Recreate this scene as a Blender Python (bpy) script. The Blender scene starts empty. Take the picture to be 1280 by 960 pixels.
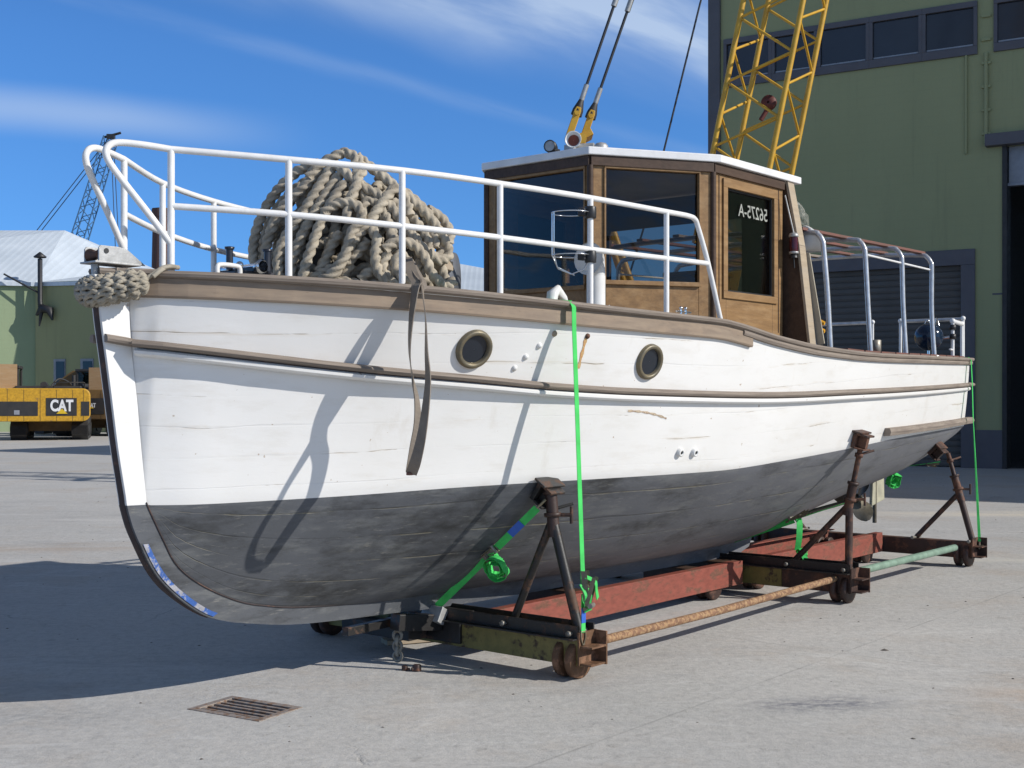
import bpy, bmesh, math, random
import numpy as np
from mathutils import Vector, Matrix
random.seed(7)
SC = bpy.context.scene
R = math.radians
# ------------------------------------------------------------------ camera
cd = bpy.data.cameras.new('camera'); cam = bpy.data.objects.new('camera', cd); SC.collection.objects.link(cam)
cam.location = (0, 0, 1.6); cam.rotation_euler = (R(90), 0, 0)
cd.sensor_width = 36; cd.lens = 1557 / 1280 * 36; cd.shift_y = 20 / 1280
cd.clip_start = .1; cd.clip_end = 3000
SC.camera = cam
# ------------------------------------------------------------------ light
SUN = Vector((1.60, -.50, 1.0)).normalized()
sl = bpy.data.lights.new('sun', 'SUN'); sl.energy = 4.5; sl.angle = R(.5); sl.color = (1, .955, .89)
so = bpy.data.objects.new('sun', sl); SC.collection.objects.link(so)
so.rotation_euler = SUN.to_track_quat('Z', 'Y').to_euler()
W = bpy.data.worlds.new('World'); SC.world = W; W.use_nodes = True
nt = W.node_tree; N = nt.nodes; L = nt.links; N.clear()
def wn(t, **k):
    n = N.new(t)
    for a, b in k.items(): setattr(n, a, b)
    return n
def wm(op, a, b=None, c=None, clamp=False):
    n = wn('ShaderNodeMath', operation=op); n.use_clamp = clamp
    for i, x in enumerate((a, b, c)):
        if x is None: continue
        if isinstance(x, (int, float)): n.inputs[i].default_value = x
        else: L.new(x, n.inputs[i])
    return n.outputs[0]
sky = wn('ShaderNodeTexSky', sky_type='NISHITA'); sky.sun_disc = False
sky.sun_elevation = math.asin(SUN.z); sky.sun_rotation = math.atan2(SUN.x, SUN.y)
sky.air_density = 1.0; sky.dust_density = .25; sky.ozone_density = 2.2; sky.altitude = 200
tc = wn('ShaderNodeTexCoord')
sp = wn('ShaderNodeSeparateXYZ'); L.new(tc.outputs['Generated'], sp.inputs[0])
# look up the sky a little above the true direction: a clear blue day with a clean horizon
cb = wn('ShaderNodeCombineXYZ'); L.new(sp.outputs[0], cb.inputs[0]); L.new(sp.outputs[1], cb.inputs[1])
L.new(wm('ADD', wm('MULTIPLY', sp.outputs[2], .9), .13), cb.inputs[2])
nv = wn('ShaderNodeVectorMath', operation='NORMALIZE'); L.new(cb.outputs[0], nv.inputs[0]); L.new(nv.outputs[0], sky.inputs[0])
hs = wn('ShaderNodeHueSaturation'); hs.inputs['Saturation'].default_value = 1.12; hs.inputs['Value'].default_value = 1.0
hs.inputs['Hue'].default_value = .512
L.new(sky.outputs[0], hs.inputs['Color'])
# thin cirrus
yy = wm('MAXIMUM', sp.outputs[1], .12)
px = wm('DIVIDE', sp.outputs[0], yy); pz = wm('DIVIDE', sp.outputs[2], yy)
cv = wn('ShaderNodeCombineXYZ'); L.new(wm('ADD', wm('MULTIPLY', px, 3.0), wm('MULTIPLY', pz, 1.3)), cv.inputs[0]); L.new(wm('ADD', wm('MULTIPLY', pz, 13.), wm('MULTIPLY', px, 4.2)), cv.inputs[1])
nz = wn('ShaderNodeTexNoise'); nz.inputs['Scale'].default_value = 1.3; nz.inputs['Detail'].default_value = 7; nz.inputs['Roughness'].default_value = .52; nz.inputs['Distortion'].default_value = .5
L.new(cv.outputs[0], nz.inputs['Vector'])
n2 = wn('ShaderNodeTexNoise'); n2.inputs['Scale'].default_value = 4; n2.inputs['Detail'].default_value = 3
L.new(tc.outputs['Generated'], n2.inputs['Vector'])
def sst(x, a, b):
    m = wn('ShaderNodeMapRange', interpolation_type='SMOOTHSTEP'); L.new(x, m.inputs[0])
    m.inputs[1].default_value = a; m.inputs[2].default_value = b; return m.outputs[0]
wob = wm('MULTIPLY', wm('SUBTRACT', n2.outputs[0], .5), .07)
d1 = wm('ADD', wm('SUBTRACT', pz, wm('ADD', .268, wm('MULTIPLY', px, -.27))), wob)     # upper bank
big = wm('MULTIPLY', sst(d1, -.015, .06), wm('ADD', .22, wm('MULTIPLY', sst(nz.outputs[0], .36, .70), .75)))
d2 = wm('ADD', wm('SUBTRACT', pz, wm('ADD', .205, wm('MULTIPLY', px, -.09))), wm('MULTIPLY', wob, .35))
band = wm('MULTIPLY', wm('MULTIPLY', wm('SUBTRACT', 1, sst(wm('ABSOLUTE', wm('SUBTRACT', d2, -.006)), .0, .026)), sst(wm('MULTIPLY', px, -1), .14, .34)), .42)
d3 = wm('ADD', wm('SUBTRACT', pz, wm('ADD', .232, wm('MULTIPLY', px, -.27))), wm('MULTIPLY', wob, .45))
st = wm('MULTIPLY', wm('MULTIPLY', wm('SUBTRACT', 1, sst(wm('ABSOLUTE', d3), .0, .013)), sst(nz.outputs[0], .33, .62)), .14)
cl = wm('MINIMUM', wm('ADD', wm('ADD', big, band), st), .8)
hi_ = sst(sp.outputs[2], .26, .55)
gn = wn('ShaderNodeMix', data_type='RGBA'); L.new(hi_, gn.inputs[0]); gn.inputs[6].default_value = (.92, 1.62, 2.05, 1); gn.inputs[7].default_value = (.58, .54, .50, 1)
gm_ = wn('ShaderNodeMix', data_type='RGBA', blend_type='MULTIPLY'); gm_.inputs[0].default_value = 1; L.new(hs.outputs[0], gm_.inputs[6]); L.new(gn.outputs[2], gm_.inputs[7])
cl = wm('MULTIPLY', cl, wm('SUBTRACT', 1, wm('MULTIPLY', hi_, .7)))
mx = wn('ShaderNodeMix', data_type='RGBA'); L.new(cl, mx.inputs[0]); L.new(gm_.outputs[2], mx.inputs[6]); mx.inputs[7].default_value = (6.4, 7.9, 10.2, 1)
bg = wn('ShaderNodeBackground'); bg.inputs[1].default_value = .085; L.new(mx.outputs[2], bg.inputs[0])
wo = wn('ShaderNodeOutputWorld'); L.new(bg.outputs[0], wo.inputs[0])
SC.view_settings.view_transform = 'Standard'; SC.view_settings.look = 'None'; SC.view_settings.exposure = 0.0; SC.view_settings.gamma = 1
SC.cycles.max_bounces = 7; SC.cycles.transparent_max_bounces = 12
try: SC.cycles.use_denoising = True
except Exception: pass
# ------------------------------------------------------------------ materials
class NT:
    def __init__(s, name):
        s.m = bpy.data.materials.new(name); s.m.use_nodes = True; s.t = s.m.node_tree; s.t.nodes.clear()
        s.out = s.t.nodes.new('ShaderNodeOutputMaterial'); s.p = s.t.nodes.new('ShaderNodeBsdfPrincipled'); s.l(s.p.outputs[0], s.out.inputs[0])
        s.tc = s.t.nodes.new('ShaderNodeTexCoord')
    def l(s, a, b): s.t.links.new(a, b)
    def n(s, t, **k):
        n = s.t.nodes.new(t)
        for a, b in k.items(): setattr(n, a, b)
        return n
    def setin(s, sock, x):
        if isinstance(x, (int, float)): sock.default_value = x
        elif isinstance(x, tuple): sock.default_value = x if len(x) == len(sock.default_value) else (*x, 1)
        else: s.l(x, sock)
    def math(s, op, a, b=0., clamp=False):
        n = s.n('ShaderNodeMath', operation=op); n.use_clamp = clamp; s.setin(n.inputs[0], a); s.setin(n.inputs[1], b); return n.outputs[0]
    def vec(s, scale=(1, 1, 1), src='Object'):
        m = s.n('ShaderNodeMapping'); s.l(s.tc.outputs[src], m.inputs[0]); m.inputs['Scale'].default_value = scale; return m.outputs[0]
    def noise(s, scale, detail=4, rough=.55, vec=None, dist=0):
        n = s.n('ShaderNodeTexNoise'); n.inputs['Scale'].default_value = scale; n.inputs['Detail'].default_value = detail
        n.inputs['Roughness'].default_value = rough; n.inputs['Distortion'].default_value = dist
        s.l(vec if vec is not None else s.tc.outputs['Object'], n.inputs['Vector']); return n.outputs[0]
    def rng(s, x, a, b, c=0., d=1.):
        n = s.n('ShaderNodeMapRange'); s.l(x, n.inputs[0]); n.inputs[1].default_value = a; n.inputs[2].default_value = b; n.inputs[3].default_value = c; n.inputs[4].default_value = d; return n.outputs[0]
    def mix(s, f, a, b):
        n = s.n('ShaderNodeMix', data_type='RGBA'); s.setin(n.inputs[0], f); s.setin(n.inputs[6], a); s.setin(n.inputs[7], b); return n.outputs[2]
    def bump(s, h, strength=.3, dist=.01, prev=None):
        b = s.n('ShaderNodeBump'); b.inputs['Strength'].default_value = strength; b.inputs['Distance'].default_value = dist; s.l(h, b.inputs['Height'])
        if prev is not None: s.l(prev, b.inputs['Normal'])
        return b.outputs[0]
    def fin(s, col, rough=.5, metal=0., normal=None, spec=None):
        s.setin(s.p.inputs['Base Color'], col); s.setin(s.p.inputs['Roughness'], rough); s.setin(s.p.inputs['Metallic'], metal)
        if normal is not None: s.l(normal, s.p.inputs['Normal'])
        if spec is not None: s.p.inputs['Specular IOR Level'].default_value = spec
        return s.m
def simple(name, c1, c2=None, scale=6, rough=.6, metal=0., bump=.15, bscale=60, vs=(1, 1, 1), lo=.35, hi=.65, spec=None):
    m = NT(name); v = m.vec(vs); f = m.rng(m.noise(scale, 6, .6, v), lo, hi)
    c2 = c2 or tuple(x * .8 for x in c1)
    return m.fin(m.mix(f, c1, c2), m.rng(m.noise(scale * 3, 3, .5, v), .3, .7, rough * .85, min(1, rough * 1.12)), metal, m.bump(m.noise(bscale, 4, .6, v), bump, .003), spec)
def rusty(name, paint, rust=(.16, .065, .028), scale=5, thr=.52, rough=.65, metal=0., vs=(1, 1, 1), dark=(.03, .02, .015)):
    m = NT(name); v = m.vec(vs); n = m.noise(scale, 8, .68, v); f = m.rng(n, thr, thr + .07)
    r = m.mix(m.noise(40, 4, .6, v), dark, tuple(x * 1.8 for x in rust)); p = m.mix(m.rng(m.noise(14, 5, .6, v), .35, .7), paint, tuple(x * (.65 if max(paint) < .7 else .88) for x in paint))
    return m.fin(m.mix(f, p, r), m.math('ADD', m.math('MULTIPLY', f, .25), rough * .9), metal, m.bump(m.math('ADD', n, m.math('MULTIPLY', m.noise(90, 3), .4)), .35, .004))
M = {}
def hull_mat(name, base, base2, under=False):
    m = NT(name); uv = m.n('ShaderNodeSeparateXYZ'); m.l(m.tc.outputs['UV'], uv.inputs[0])
    ux, vy = uv.outputs[0], uv.outputs[1]
    long_ = m.n('ShaderNodeCombineXYZ'); m.l(m.math('MULTIPLY', ux, 1.0), long_.inputs[0]); m.l(m.math('MULTIPLY', vy, 1.6), long_.inputs[1])
    wig = m.math('MULTIPLY', m.math('SUBTRACT', m.noise(2.2, 3, .5, long_.outputs[0]), .5), .22)
    vv = m.math('ADD', vy, wig)
    fr = m.math('ABSOLUTE', m.math('SUBTRACT', m.math('FRACT', vv), .5))      # .5 at a seam? seam where fract=.5 -> 0
    seam = m.math('SUBTRACT', 1., m.rng(fr, .0, .05 if under else .035), True)
    seamw = m.math('SUBTRACT', 1., m.rng(fr, .0, .13), True)
    cr = m.noise(1.3 if not under else 2.2, 5, .7, long_.outputs[0]); sv = m.rng(m.noise(.8, 5, .65, long_.outputs[0]), .46, .62); crack = m.math('MULTIPLY', m.math('SUBTRACT', 1., m.rng(fr, .0, .014 if not under else .03), True), m.rng(cr, .555 if not under else .49, .60))
    big = m.noise(.9, 6, .6); fine = m.noise(9, 6, .65, m.vec((.35, .35, 1.4)))
    col = m.mix(m.rng(big, .35, .7), base, base2)
    if under: col = m.mix(m.rng(ux, 0., 4.2, 0., .75), col, (.20, .205, .225, 1))
    if under:
        col = m.mix(m.math('MULTIPLY', m.rng(fine, .50, .68), .55), col, (.20, .205, .20, 1))
        col = m.mix(m.math('MULTIPLY', m.math('MULTIPLY', m.rng(m.noise(3.2, 7, .72, m.vec((.5, .5, 1.6))), .50, .68), .8), m.rng(ux, .5, 5., 1., .45)), col, (.024, .024, .023, 1))
        col = m.mix(m.math('MULTIPLY', m.rng(m.noise(30, 5, .7, m.vec((.25, .25, 1.5))), .60, .72), .5), col, (.28, .27, .24, 1))
        col = m.mix(m.math('MULTIPLY', crack, .8), col, (.30, .27, .18, 1))
        col = m.mix(m.math('MULTIPLY', m.math('MULTIPLY', seam, sv), .45), col, (.02, .02, .02, 1))
    else:
        col = m.mix(m.math('MULTIPLY', m.rng(fine, .52, .78), .38), col, (.60, .56, .49, 1))
        col = m.mix(m.math('MULTIPLY', m.rng(m.noise(5.5, 7, .7, m.vec((.6, .6, .25))), .60, .80), .45), col, (.52, .46, .36, 1))
        col = m.mix(m.math('MULTIPLY', crack, .9), col, (.13, .09, .055, 1))
        col = m.mix(m.math('MULTIPLY', m.math('MULTIPLY', seamw, m.rng(cr, .55, .62)), .28), col, (.52, .40, .24, 1))
        col = m.mix(m.math('MULTIPLY', m.math('MULTIPLY', seam, sv), .22), col, (.42, .42, .42, 1))
        blob = m.noise(26, 3, .5); col = m.mix(m.math('MULTIPLY', m.rng(blob, .735, .76), .7), col, (.35, .24, .14, 1))
    h = m.math('ADD', m.math('MULTIPLY', m.math('MULTIPLY', seam, m.math('ADD', sv, .15)), -.5), m.math('ADD', m.math('MULTIPLY', crack, -1.), m.math('MULTIPLY', m.noise(7, 5, .6, m.vec((.4, .4, 1.6))), .9)))
    nb = m.bump(h, .5 if under else .28, .006); nb = m.bump(m.noise(55 if under else 120, 4, .6), .25 if under else .08, .002, nb)
    return m.fin(col, .62 if under else .34, 0., nb, .35 if under else .45)
M['white'] = hull_mat('hull_white_paint', (.80, .79, .765, 1), (.74, .73, .70, 1))
M['anti'] = hull_mat('grey_antifouling', (.115, .122, .135, 1), (.072, .076, .082, 1), True)
def wood(name, c1, c2, c3, scale=1., rough=.7, src='UV'):
    m = NT(name); v = m.vec((1.2 * scale, 22 * scale, 22 * scale), src)
    a = m.noise(1.6, 7, .65, v, .4); b = m.noise(5, 5, .7, m.vec((.7, 3, 3), src)); f = m.noise(9, 4, .6, v)
    col = m.mix(m.rng(a, .35, .68), c1, c2); col = m.mix(m.math('MULTIPLY', m.rng(b, .45, .72), .75), col, c3)
    cr = m.rng(f, .66, .70); col = m.mix(m.math('MULTIPLY', cr, .5), col, tuple(x * .25 for x in c1))
    return m.fin(col, rough, 0., m.bump(m.math('SUBTRACT', a, m.math('MULTIPLY', cr, .5)), .45, .004), .3)
M['teak'] = wood('weathered_teak', (.30, .235, .175), (.20, .155, .12), (.36, .27, .19), 1., .78)
M['teakgrey'] = wood('grey_weathered_rail', (.27, .225, .185), (.15, .12, .10), (.33, .28, .23), 1., .8)
M['cabinwood'] = wood('varnished_cabin_wood', (.30, .175, .075), (.19, .11, .05), (.36, .23, .115), .8, .5, 'Object')
M['cabindark'] = wood('dark_cabin_trim', (.075, .045, .03), (.05, .03, .02), (.10, .06, .04), .8, .55, 'Object')
M['palewood'] = wood('pale_bare_wood', (.42, .34, .24), (.34, .27, .19), (.36, .31, .25), .8, .75, 'Object')
M['rail'] = rusty('white_painted_tube', (.82, .815, .80), (.30, .17, .09), 16, .69, .38)
M['alu'] = simple('aluminium_tube', (.62, .63, .65), (.45, .46, .48), 14, .33, .55, bump=.05)
M['roofw'] = simple('white_roof_paint', (.80, .80, .80), (.66, .66, .66), 5, .5)
M['galv'] = rusty('galvanised_steel', (.46, .46, .45), (.30, .17, .10), 7, .62, .5, .35)
M['steelblk'] = rusty('dark_oily_steel', (.022, .02, .019), (.085, .042, .024), 7, .55, .5)
M['steelbrn'] = rusty('brown_rusty_steel', (.05, .026, .02), (.12, .052, .03), 6, .5, .6)
M['redbeam'] = rusty('faded_red_paint', (.27, .072, .048), (.15, .06, .035), 3.5, .52, .65, vs=(1, 1, 2.5))
M['olive'] = rusty('olive_yellow_paint', (.25, .20, .055), (.07, .045, .025), 9, .54, .6)
M['rust'] = rusty('orange_rust', (.23, .12, .065), (.14, .06, .03), 34, .47, .85, dark=(.45, .33, .18))
M['wheelrust'] = rusty('brown_wheel_rust', (.15, .075, .035), (.12, .055, .03), 16, .5, .8, dark=(.25, .15, .09))
M['green_pipe'] = rusty('pale_green_pipe', (.22, .33, .25), (.18, .12, .07), 9, .68, .6)
def webbing(name, c):
    m = NT(name); w = m.n('ShaderNodeTexWave'); w.inputs['Scale'].default_value = 55; w.inputs['Distortion'].default_value = .2; m.l(m.tc.outputs['Object'], w.inputs['Vector'])
    return m.fin(m.mix(m.rng(m.noise(10, 3), .35, .7), c, tuple(x * .75 for x in c)), .6, 0, m.bump(w.outputs[1], .3, .001), .25)
M['strap'] = webbing('green_webbing', (.07, .60, .13)); M['sling'] = webbing('brown_grey_webbing', (.23, .195, .16)); M['bluelab'] = simple('blue_label', (.03, .13, .55), rough=.5)
M['ropem'] = None
def rope_mat(name, c1, c2, c3):
    m = NT(name); a = m.noise(7, 5, .6); b = m.noise(90, 3, .6)
    col = m.mix(m.rng(a, .35, .65), c1, c2); col = m.mix(m.math('MULTIPLY', m.rng(m.noise(16, 5, .7), .5, .72), .7), col, c3)
    return m.fin(col, .9, 0, m.bump(b, .6, .003), .12)
M['ropem'] = rope_mat('old_mooring_rope', (.48, .425, .335), (.36, .315, .25), (.15, .13, .10))
M['ropef'] = rope_mat('fender_rope', (.40, .36, .29), (.30, .27, .215), (.18, .16, .13))
M['bronze'] = simple('weathered_bronze', (.22, .18, .11), (.15, .135, .10), 25, .5, .5, bump=.2)
M['black'] = simple('black_plastic', (.015, .015, .016), (.025, .025, .026), rough=.45)
M['blackpaint'] = simple('blue_black_paint', (.012, .016, .028), (.02, .022, .03), rough=.35)
M['chrome'] = simple('chrome', (.78, .78, .78), (.7, .7, .7), rough=.14, metal=1., bump=.02)
M['wplastic'] = simple('white_plastic', (.76, .76, .74), (.68, .67, .64), 8, .4, bump=.04)
M['bluegl'] = simple('dark_blue_gloss', (.008, .02, .045), (.01, .02, .04), 5, .12, bump=.02)
M['red'] = simple('dark_red_lens', (.07, .006, .012), rough=.15); M['oxide'] = simple('oxide_red_wood', (.20, .075, .055), (.13, .07, .055), 12, .7, vs=(.3, 4, 4))
M['yellowf'] = simple('yellow_foam', (.80, .40, .02), rough=.5); M['bluepaint'] = rusty('worn_blue_paint', (.045, .13, .42), (.28, .28, .30), 17, .50, .6, dark=(.2, .2, .22))
M['stemband'] = rusty('stem_band_iron', (.045, .03, .03), (.08, .045, .035), 10, .55)
M['propm'] = simple('dull_bronze_propeller', (.14, .12, .085), (.09, .08, .06), 14, .42, .5); M['rudderm'] = simple('buff_rudder_paint', (.42, .40, .29), (.30, .29, .22), 9, .65)
M['pewter'] = simple('dull_tin', (.35, .33, .29), (.2, .18, .15), 18, .5, .5)
def glass(name, tint, trans=.75, rough=.02):
    m = NT(name); m.t.nodes.remove(m.p); tr = m.n('ShaderNodeBsdfTransparent'); tr.inputs[0].default_value = (*tint, 1)
    gl = m.n('ShaderNodeBsdfGlossy'); gl.inputs['Roughness'].default_value = rough; gl.inputs[0].default_value = (.9, .95, 1, 1)
    fr = m.n('ShaderNodeFresnel'); fr.inputs[0].default_value = 1.52
    bn = m.bump(m.noise(1.2, 2, .5), .25, .03); m.l(bn, gl.inputs['Normal'])
    mxn = m.n('ShaderNodeMixShader'); m.l(m.math('ADD', m.math('MULTIPLY', fr.outputs[0], .5), .0, True), mxn.inputs[0]); m.l(tr.outputs[0], mxn.inputs[1]); m.l(gl.outputs[0], mxn.inputs[2]); m.l(mxn.outputs[0], m.out.inputs[0])
    return m.m
M['glass'] = glass('tinted_glass', (.52, .50, .47)); M['glassdark'] = glass('sky_dimming_glass', (.10, .10, .10)); M['glassclear'] = glass('dusty_clear_glass', (.75, .8, .85))
def plastic_film():
    m = NT('crumpled_clear_film'); tr = m.n('ShaderNodeBsdfTransparent'); mxn = m.n('ShaderNodeMixShader'); mxn.inputs[0].default_value = .15
    m.fin((.80, .77, .66, 1), .3, 0, m.bump(m.noise(30, 4, .6), .8, .01)); m.l(tr.outputs[0], mxn.inputs[1]); m.l(m.p.outputs[0], mxn.inputs[2]); m.l(mxn.outputs[0], m.out.inputs[0]); return m.m
M['film'] = plastic_film()
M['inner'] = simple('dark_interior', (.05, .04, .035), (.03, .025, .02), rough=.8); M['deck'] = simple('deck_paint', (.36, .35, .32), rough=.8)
# building materials
def plaster(name, c, c2, dirt):
    m = NT(name); v = m.vec((1, 1, .5))
    col = m.mix(m.rng(m.noise(.35, 6, .6, v), .35, .65), c, c2); col = m.mix(m.math('MULTIPLY', m.rng(m.noise(1.3, 7, .7, m.vec((1.4, 1.4, .22))), .55, .8), .4), col, dirt)
    br = m.n('ShaderNodeTexBrick'); br.inputs['Scale'].default_value = 1.; br.inputs['Mortar Size'].default_value = .006; br.inputs['Brick Width'].default_value = .45; br.inputs['Row Height'].default_value = .22
    _s = m.n('ShaderNodeSeparateXYZ'); m.l(m.tc.outputs['Object'], _s.inputs[0]); _c = m.n('ShaderNodeCombineXYZ'); m.l(_s.outputs[0], _c.inputs[0]); m.l(_s.outputs[2], _c.inputs[1]); m.l(_c.outputs[0], br.inputs['Vector'])
    col = m.mix(m.math('MULTIPLY', br.outputs['Fac'], .10), col, dirt); col = m.mix(m.math('MULTIPLY', m.rng(m.noise(.9, 6, .7, m.vec((2.5, 2.5, .12))), .58, .72), .35), col, tuple(x * .8 for x in dirt))
    return m.fin(col, .85, 0, m.bump(m.math('ADD', m.math('MULTIPLY', br.outputs['Fac'], -.5), m.noise(25, 4)), .3, .01))
M['greenwall'] = plaster('green_render', (.32, .325, .17), (.29, .30, .155), (.21, .22, .125))
M['greenlight'] = plaster('light_green_render', (.30, .37, .22), (.27, .34, .20), (.18, .22, .14))
M['bluetrim'] = simple('blue_grey_trim', (.105, .098, .108), (.09, .085, .095), 2, .6); M['shutter'] = simple('grey_blue_shutter', (.098, .088, .078), (.082, .074, .066), 1.2, .6)
M['winglass'] = simple('dark_window_glass', (.012, .016, .024), (.02, .026, .036), .6, .12, bump=.02, bscale=1.5)
m = NT('pale_steel_roof'); wv_ = m.n('ShaderNodeTexWave', wave_profile='SIN'); wv_.inputs['Scale'].default_value = .9; m.l(m.tc.outputs['Object'], wv_.inputs['Vector'])
_cr = m.mix(m.rng(m.noise(.4, 6, .65), .35, .65), (.60, .66, .72, 1), (.50, .56, .62, 1)); _cr = m.mix(m.math('MULTIPLY', m.rng(wv_.outputs[1], .86, .95), .15), _cr, (.36, .40, .44, 1))
M['paleroof'] = m.fin(_cr, .5, 0, m.bump(wv_.outputs[1], .2, .03))
M['dark'] = simple('dark_hall_interior', (.035, .035, .035), rough=.9); M['bluedoor'] = simple('grey_panel', (.28, .30, .34), rough=.5)
M['flue'] = simple('dark_flue', (.02, .02, .024), rough=.5)
m = NT('old_brick'); br = m.n('ShaderNodeTexBrick'); br.inputs['Scale'].default_value = 3.; br.inputs['Color1'].default_value = (.13, .055, .04, 1); br.inputs['Color2'].default_value = (.08, .04, .035, 1); br.inputs['Mortar'].default_value = (.10, .08, .07, 1); m.l(m.tc.outputs['Object'], br.inputs['Vector']); M['brick'] = m.fin(br.outputs[0], .9)
M['cyellow'] = simple('crane_yellow', (.62, .36, .03), (.50, .28, .025), 5, .45, bump=.05); M['cranered'] = simple('hook_red', (.12, .025, .018), rough=.6)
M['cyellow2'] = rusty('machine_yellow', (.62, .34, .02), (.20, .11, .03), 2.2, .60, .5, dark=(.12, .08, .03)); M['dirtyellow'] = simple('dirty_machine_yellow', (.20, .115, .035), (.12, .07, .025), 2, .7)
M['bluecrane'] = simple('blue_crane_paint', (.06, .15, .28), rough=.6); M['cable'] = simple('steel_cable', (.03, .03, .035), rough=.5)
M['machblack'] = simple('machine_black', (.02, .02, .022), (.035, .032, .03), 3, .6); M['ply'] = wood('plywood_board', (.42, .27, .14), (.36, .23, .12), (.45, .32, .2), .3, .8, 'Object')
M['logow'] = simple('logo_white', (.8, .8, .8), rough=.5); M['logoy'] = simple('logo_yellow', (.75, .5, .02), rough=.5); M['twig'] = simple('bare_twigs', (.13, .09, .065), rough=.9); M['beige'] = simple('grey_buff_letter', (.34, .35, .31), rough=.7)
# ground
g = NT('worn_concrete'); P0 = g.tc.outputs['Object']
a = g.noise(.22, 7, .62); b = g.noise(1.6, 8, .68); c = g.noise(18, 6, .7); d = g.noise(120, 3, .6)
col = g.mix(g.rng(a, .35, .66), (.55, .53, .50, 1), (.44, .427, .405, 1)); col = g.mix(g.math('MULTIPLY', g.rng(b, .42, .66), .55), col, (.49, .485, .465, 1))
col = g.mix(g.math('MULTIPLY', g.rng(g.noise(.55, 6, .7, g.vec((1, 1, 1))), .52, .66), .6), col, (.46, .395, .33, 1))
col = g.mix(g.math('MULTIPLY', g.rng(g.noise(.8, 7, .75, g.vec((.55, 2.2, 1))), .56, .72), .5), col, (.25, .25, .26, 1))
col = g.mix(g.math('MULTIPLY', g.rng(g.noise(2.6, 8, .75, g.vec((.6, 1.4, 1))), .57, .70), .6), col, (.60, .59, .57, 1))
col = g.mix(g.math('MULTIPLY', g.rng(c, .42, .66), .42), col, (.29, .285, .275, 1)); col = g.mix(g.math('MULTIPLY', g.rng(d, .58, .68), .5), col, (.14, .135, .13, 1))
col = g.mix(g.math('MULTIPLY', g.rng(g.noise(5.5, 9, .85), .56, .66), .6), col, (.25, .235, .215, 1))
col = g.mix(g.math('MULTIPLY', g.rng(g.noise(1.1, 9, .8, g.vec((.35, 1.6, 1), 'Object'), 1.2), .575, .60), .35), col, (.58, .57, .55, 1))
def spot(x, y, rx, ry, ang, colr, amt, lo_=.42, sc_=6.):
    global col
    ca, sa = math.cos(ang), math.sin(ang); mp = g.n('ShaderNodeMapping', vector_type='POINT'); g.l(P0, mp.inputs[0]); mp.inputs['Rotation'].default_value = (0, 0, -ang); mp.inputs['Location'].default_value = (-(x * ca + y * sa), -(-x * sa + y * ca), 0)
    m2 = g.n('ShaderNodeMapping'); g.l(mp.outputs[0], m2.inputs[0]); m2.inputs['Scale'].default_value = (1 / rx, 1 / ry, 1); ln_ = g.n('ShaderNodeVectorMath', operation='LENGTH'); g.l(m2.outputs[0], ln_.inputs[0])
    f_ = g.math('MULTIPLY', g.rng(ln_.outputs['Value'], .3, 1., 1., 0.), g.rng(g.noise(sc_, 8, .75, m2.outputs[0]), lo_, lo_ + .18)); col = g.mix(g.math('MULTIPLY', f_, amt), col, colr)
spot(1.62, 6.55, .50, .22, .2, (.15, .155, .185, 1), .8, .40, 4.)
spot(2.2, 7.6, .9, .35, -.5, (.62, .61, .58, 1), .55, .45, 3.); spot(2.9, 8.6, .9, .3, .2, (.62, .61, .58, 1), .5, .45, 3.); spot(2.7, 6.9, 1.3, .13, -.42, (.60, .585, .55, 1), .5, .38, 3.)
spot(3.2, 6.6, .9, .7, 0, (.46, .34, .25, 1), .8, .42, 1.2); spot(-.4, 6.2, .5, .12, 1.2, (.6, .58, .55, 1), .5); spot(2.6, 6.0, .5, .07, -.3, (.62, .60, .57, 1), .5, .38); spot(-2.4, 6.3, .6, .3, 0, (.24, .24, .24, 1), .45); spot(-5, 13.5, 2.5, .6, .1, (.40, .33, .27, 1), .6, .4, 1.2); spot(-4, 16.5, 3, .5, 0, (.58, .56, .53, 1), .7, .4, 1.2); spot(5.2, 12.5, 2, .5, -.2, (.6, .57, .50, 1), .7, .4, 1.2); spot(7, 17.5, 3, .6, 0, (.62, .56, .46, 1), .7, .35, 1.2)
spot(.4, 6.9, .8, .09, .5, (.28, .27, .26, 1), .5)
vo = g.n('ShaderNodeTexVoronoi', feature='DISTANCE_TO_EDGE'); vo.inputs['Scale'].default_value = .14
wv = g.n('ShaderNodeMixRGB'); wv.inputs[0].default_value = .10
nn = g.n('ShaderNodeTexNoise'); nn.inputs['Scale'].default_value = 1.1; nn.inputs['Detail'].default_value = 6; g.l(P0, nn.inputs[0]); va = g.n('ShaderNodeVectorMath', operation='ADD'); vs_ = g.n('ShaderNodeVectorMath', operation='SCALE'); vs_.inputs['Scale'].default_value = 1.4
g.l(nn.outputs[1], vs_.inputs[0]); g.l(P0, va.inputs[0]); g.l(vs_.outputs[0], va.inputs[1]); g.l(va.outputs[0], vo.inputs['Vector'])
ck = g.math('MULTIPLY', g.math('SUBTRACT', 1., g.rng(vo.outputs['Distance'], .0, .0022), True), g.rng(g.noise(.7, 3), .54, .62))
col = g.mix(g.math('MULTIPLY', ck, .4), col, (.10, .095, .09, 1))
sx = g.n('ShaderNodeSeparateXYZ'); g.l(P0, sx.inputs[0])
def joint(ax, ay, off, per):
    t = g.math('ADD', g.math('ADD', g.math('MULTIPLY', sx.outputs[0], ax), g.math('MULTIPLY', sx.outputs[1], ay)), off)
    f = g.math('ABSOLUTE', g.math('SUBTRACT', g.math('FRACT', g.math('DIVIDE', t, per)), .5)); return g.math('SUBTRACT', 1., g.rng(f, 0., .012 / per), True)
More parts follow.
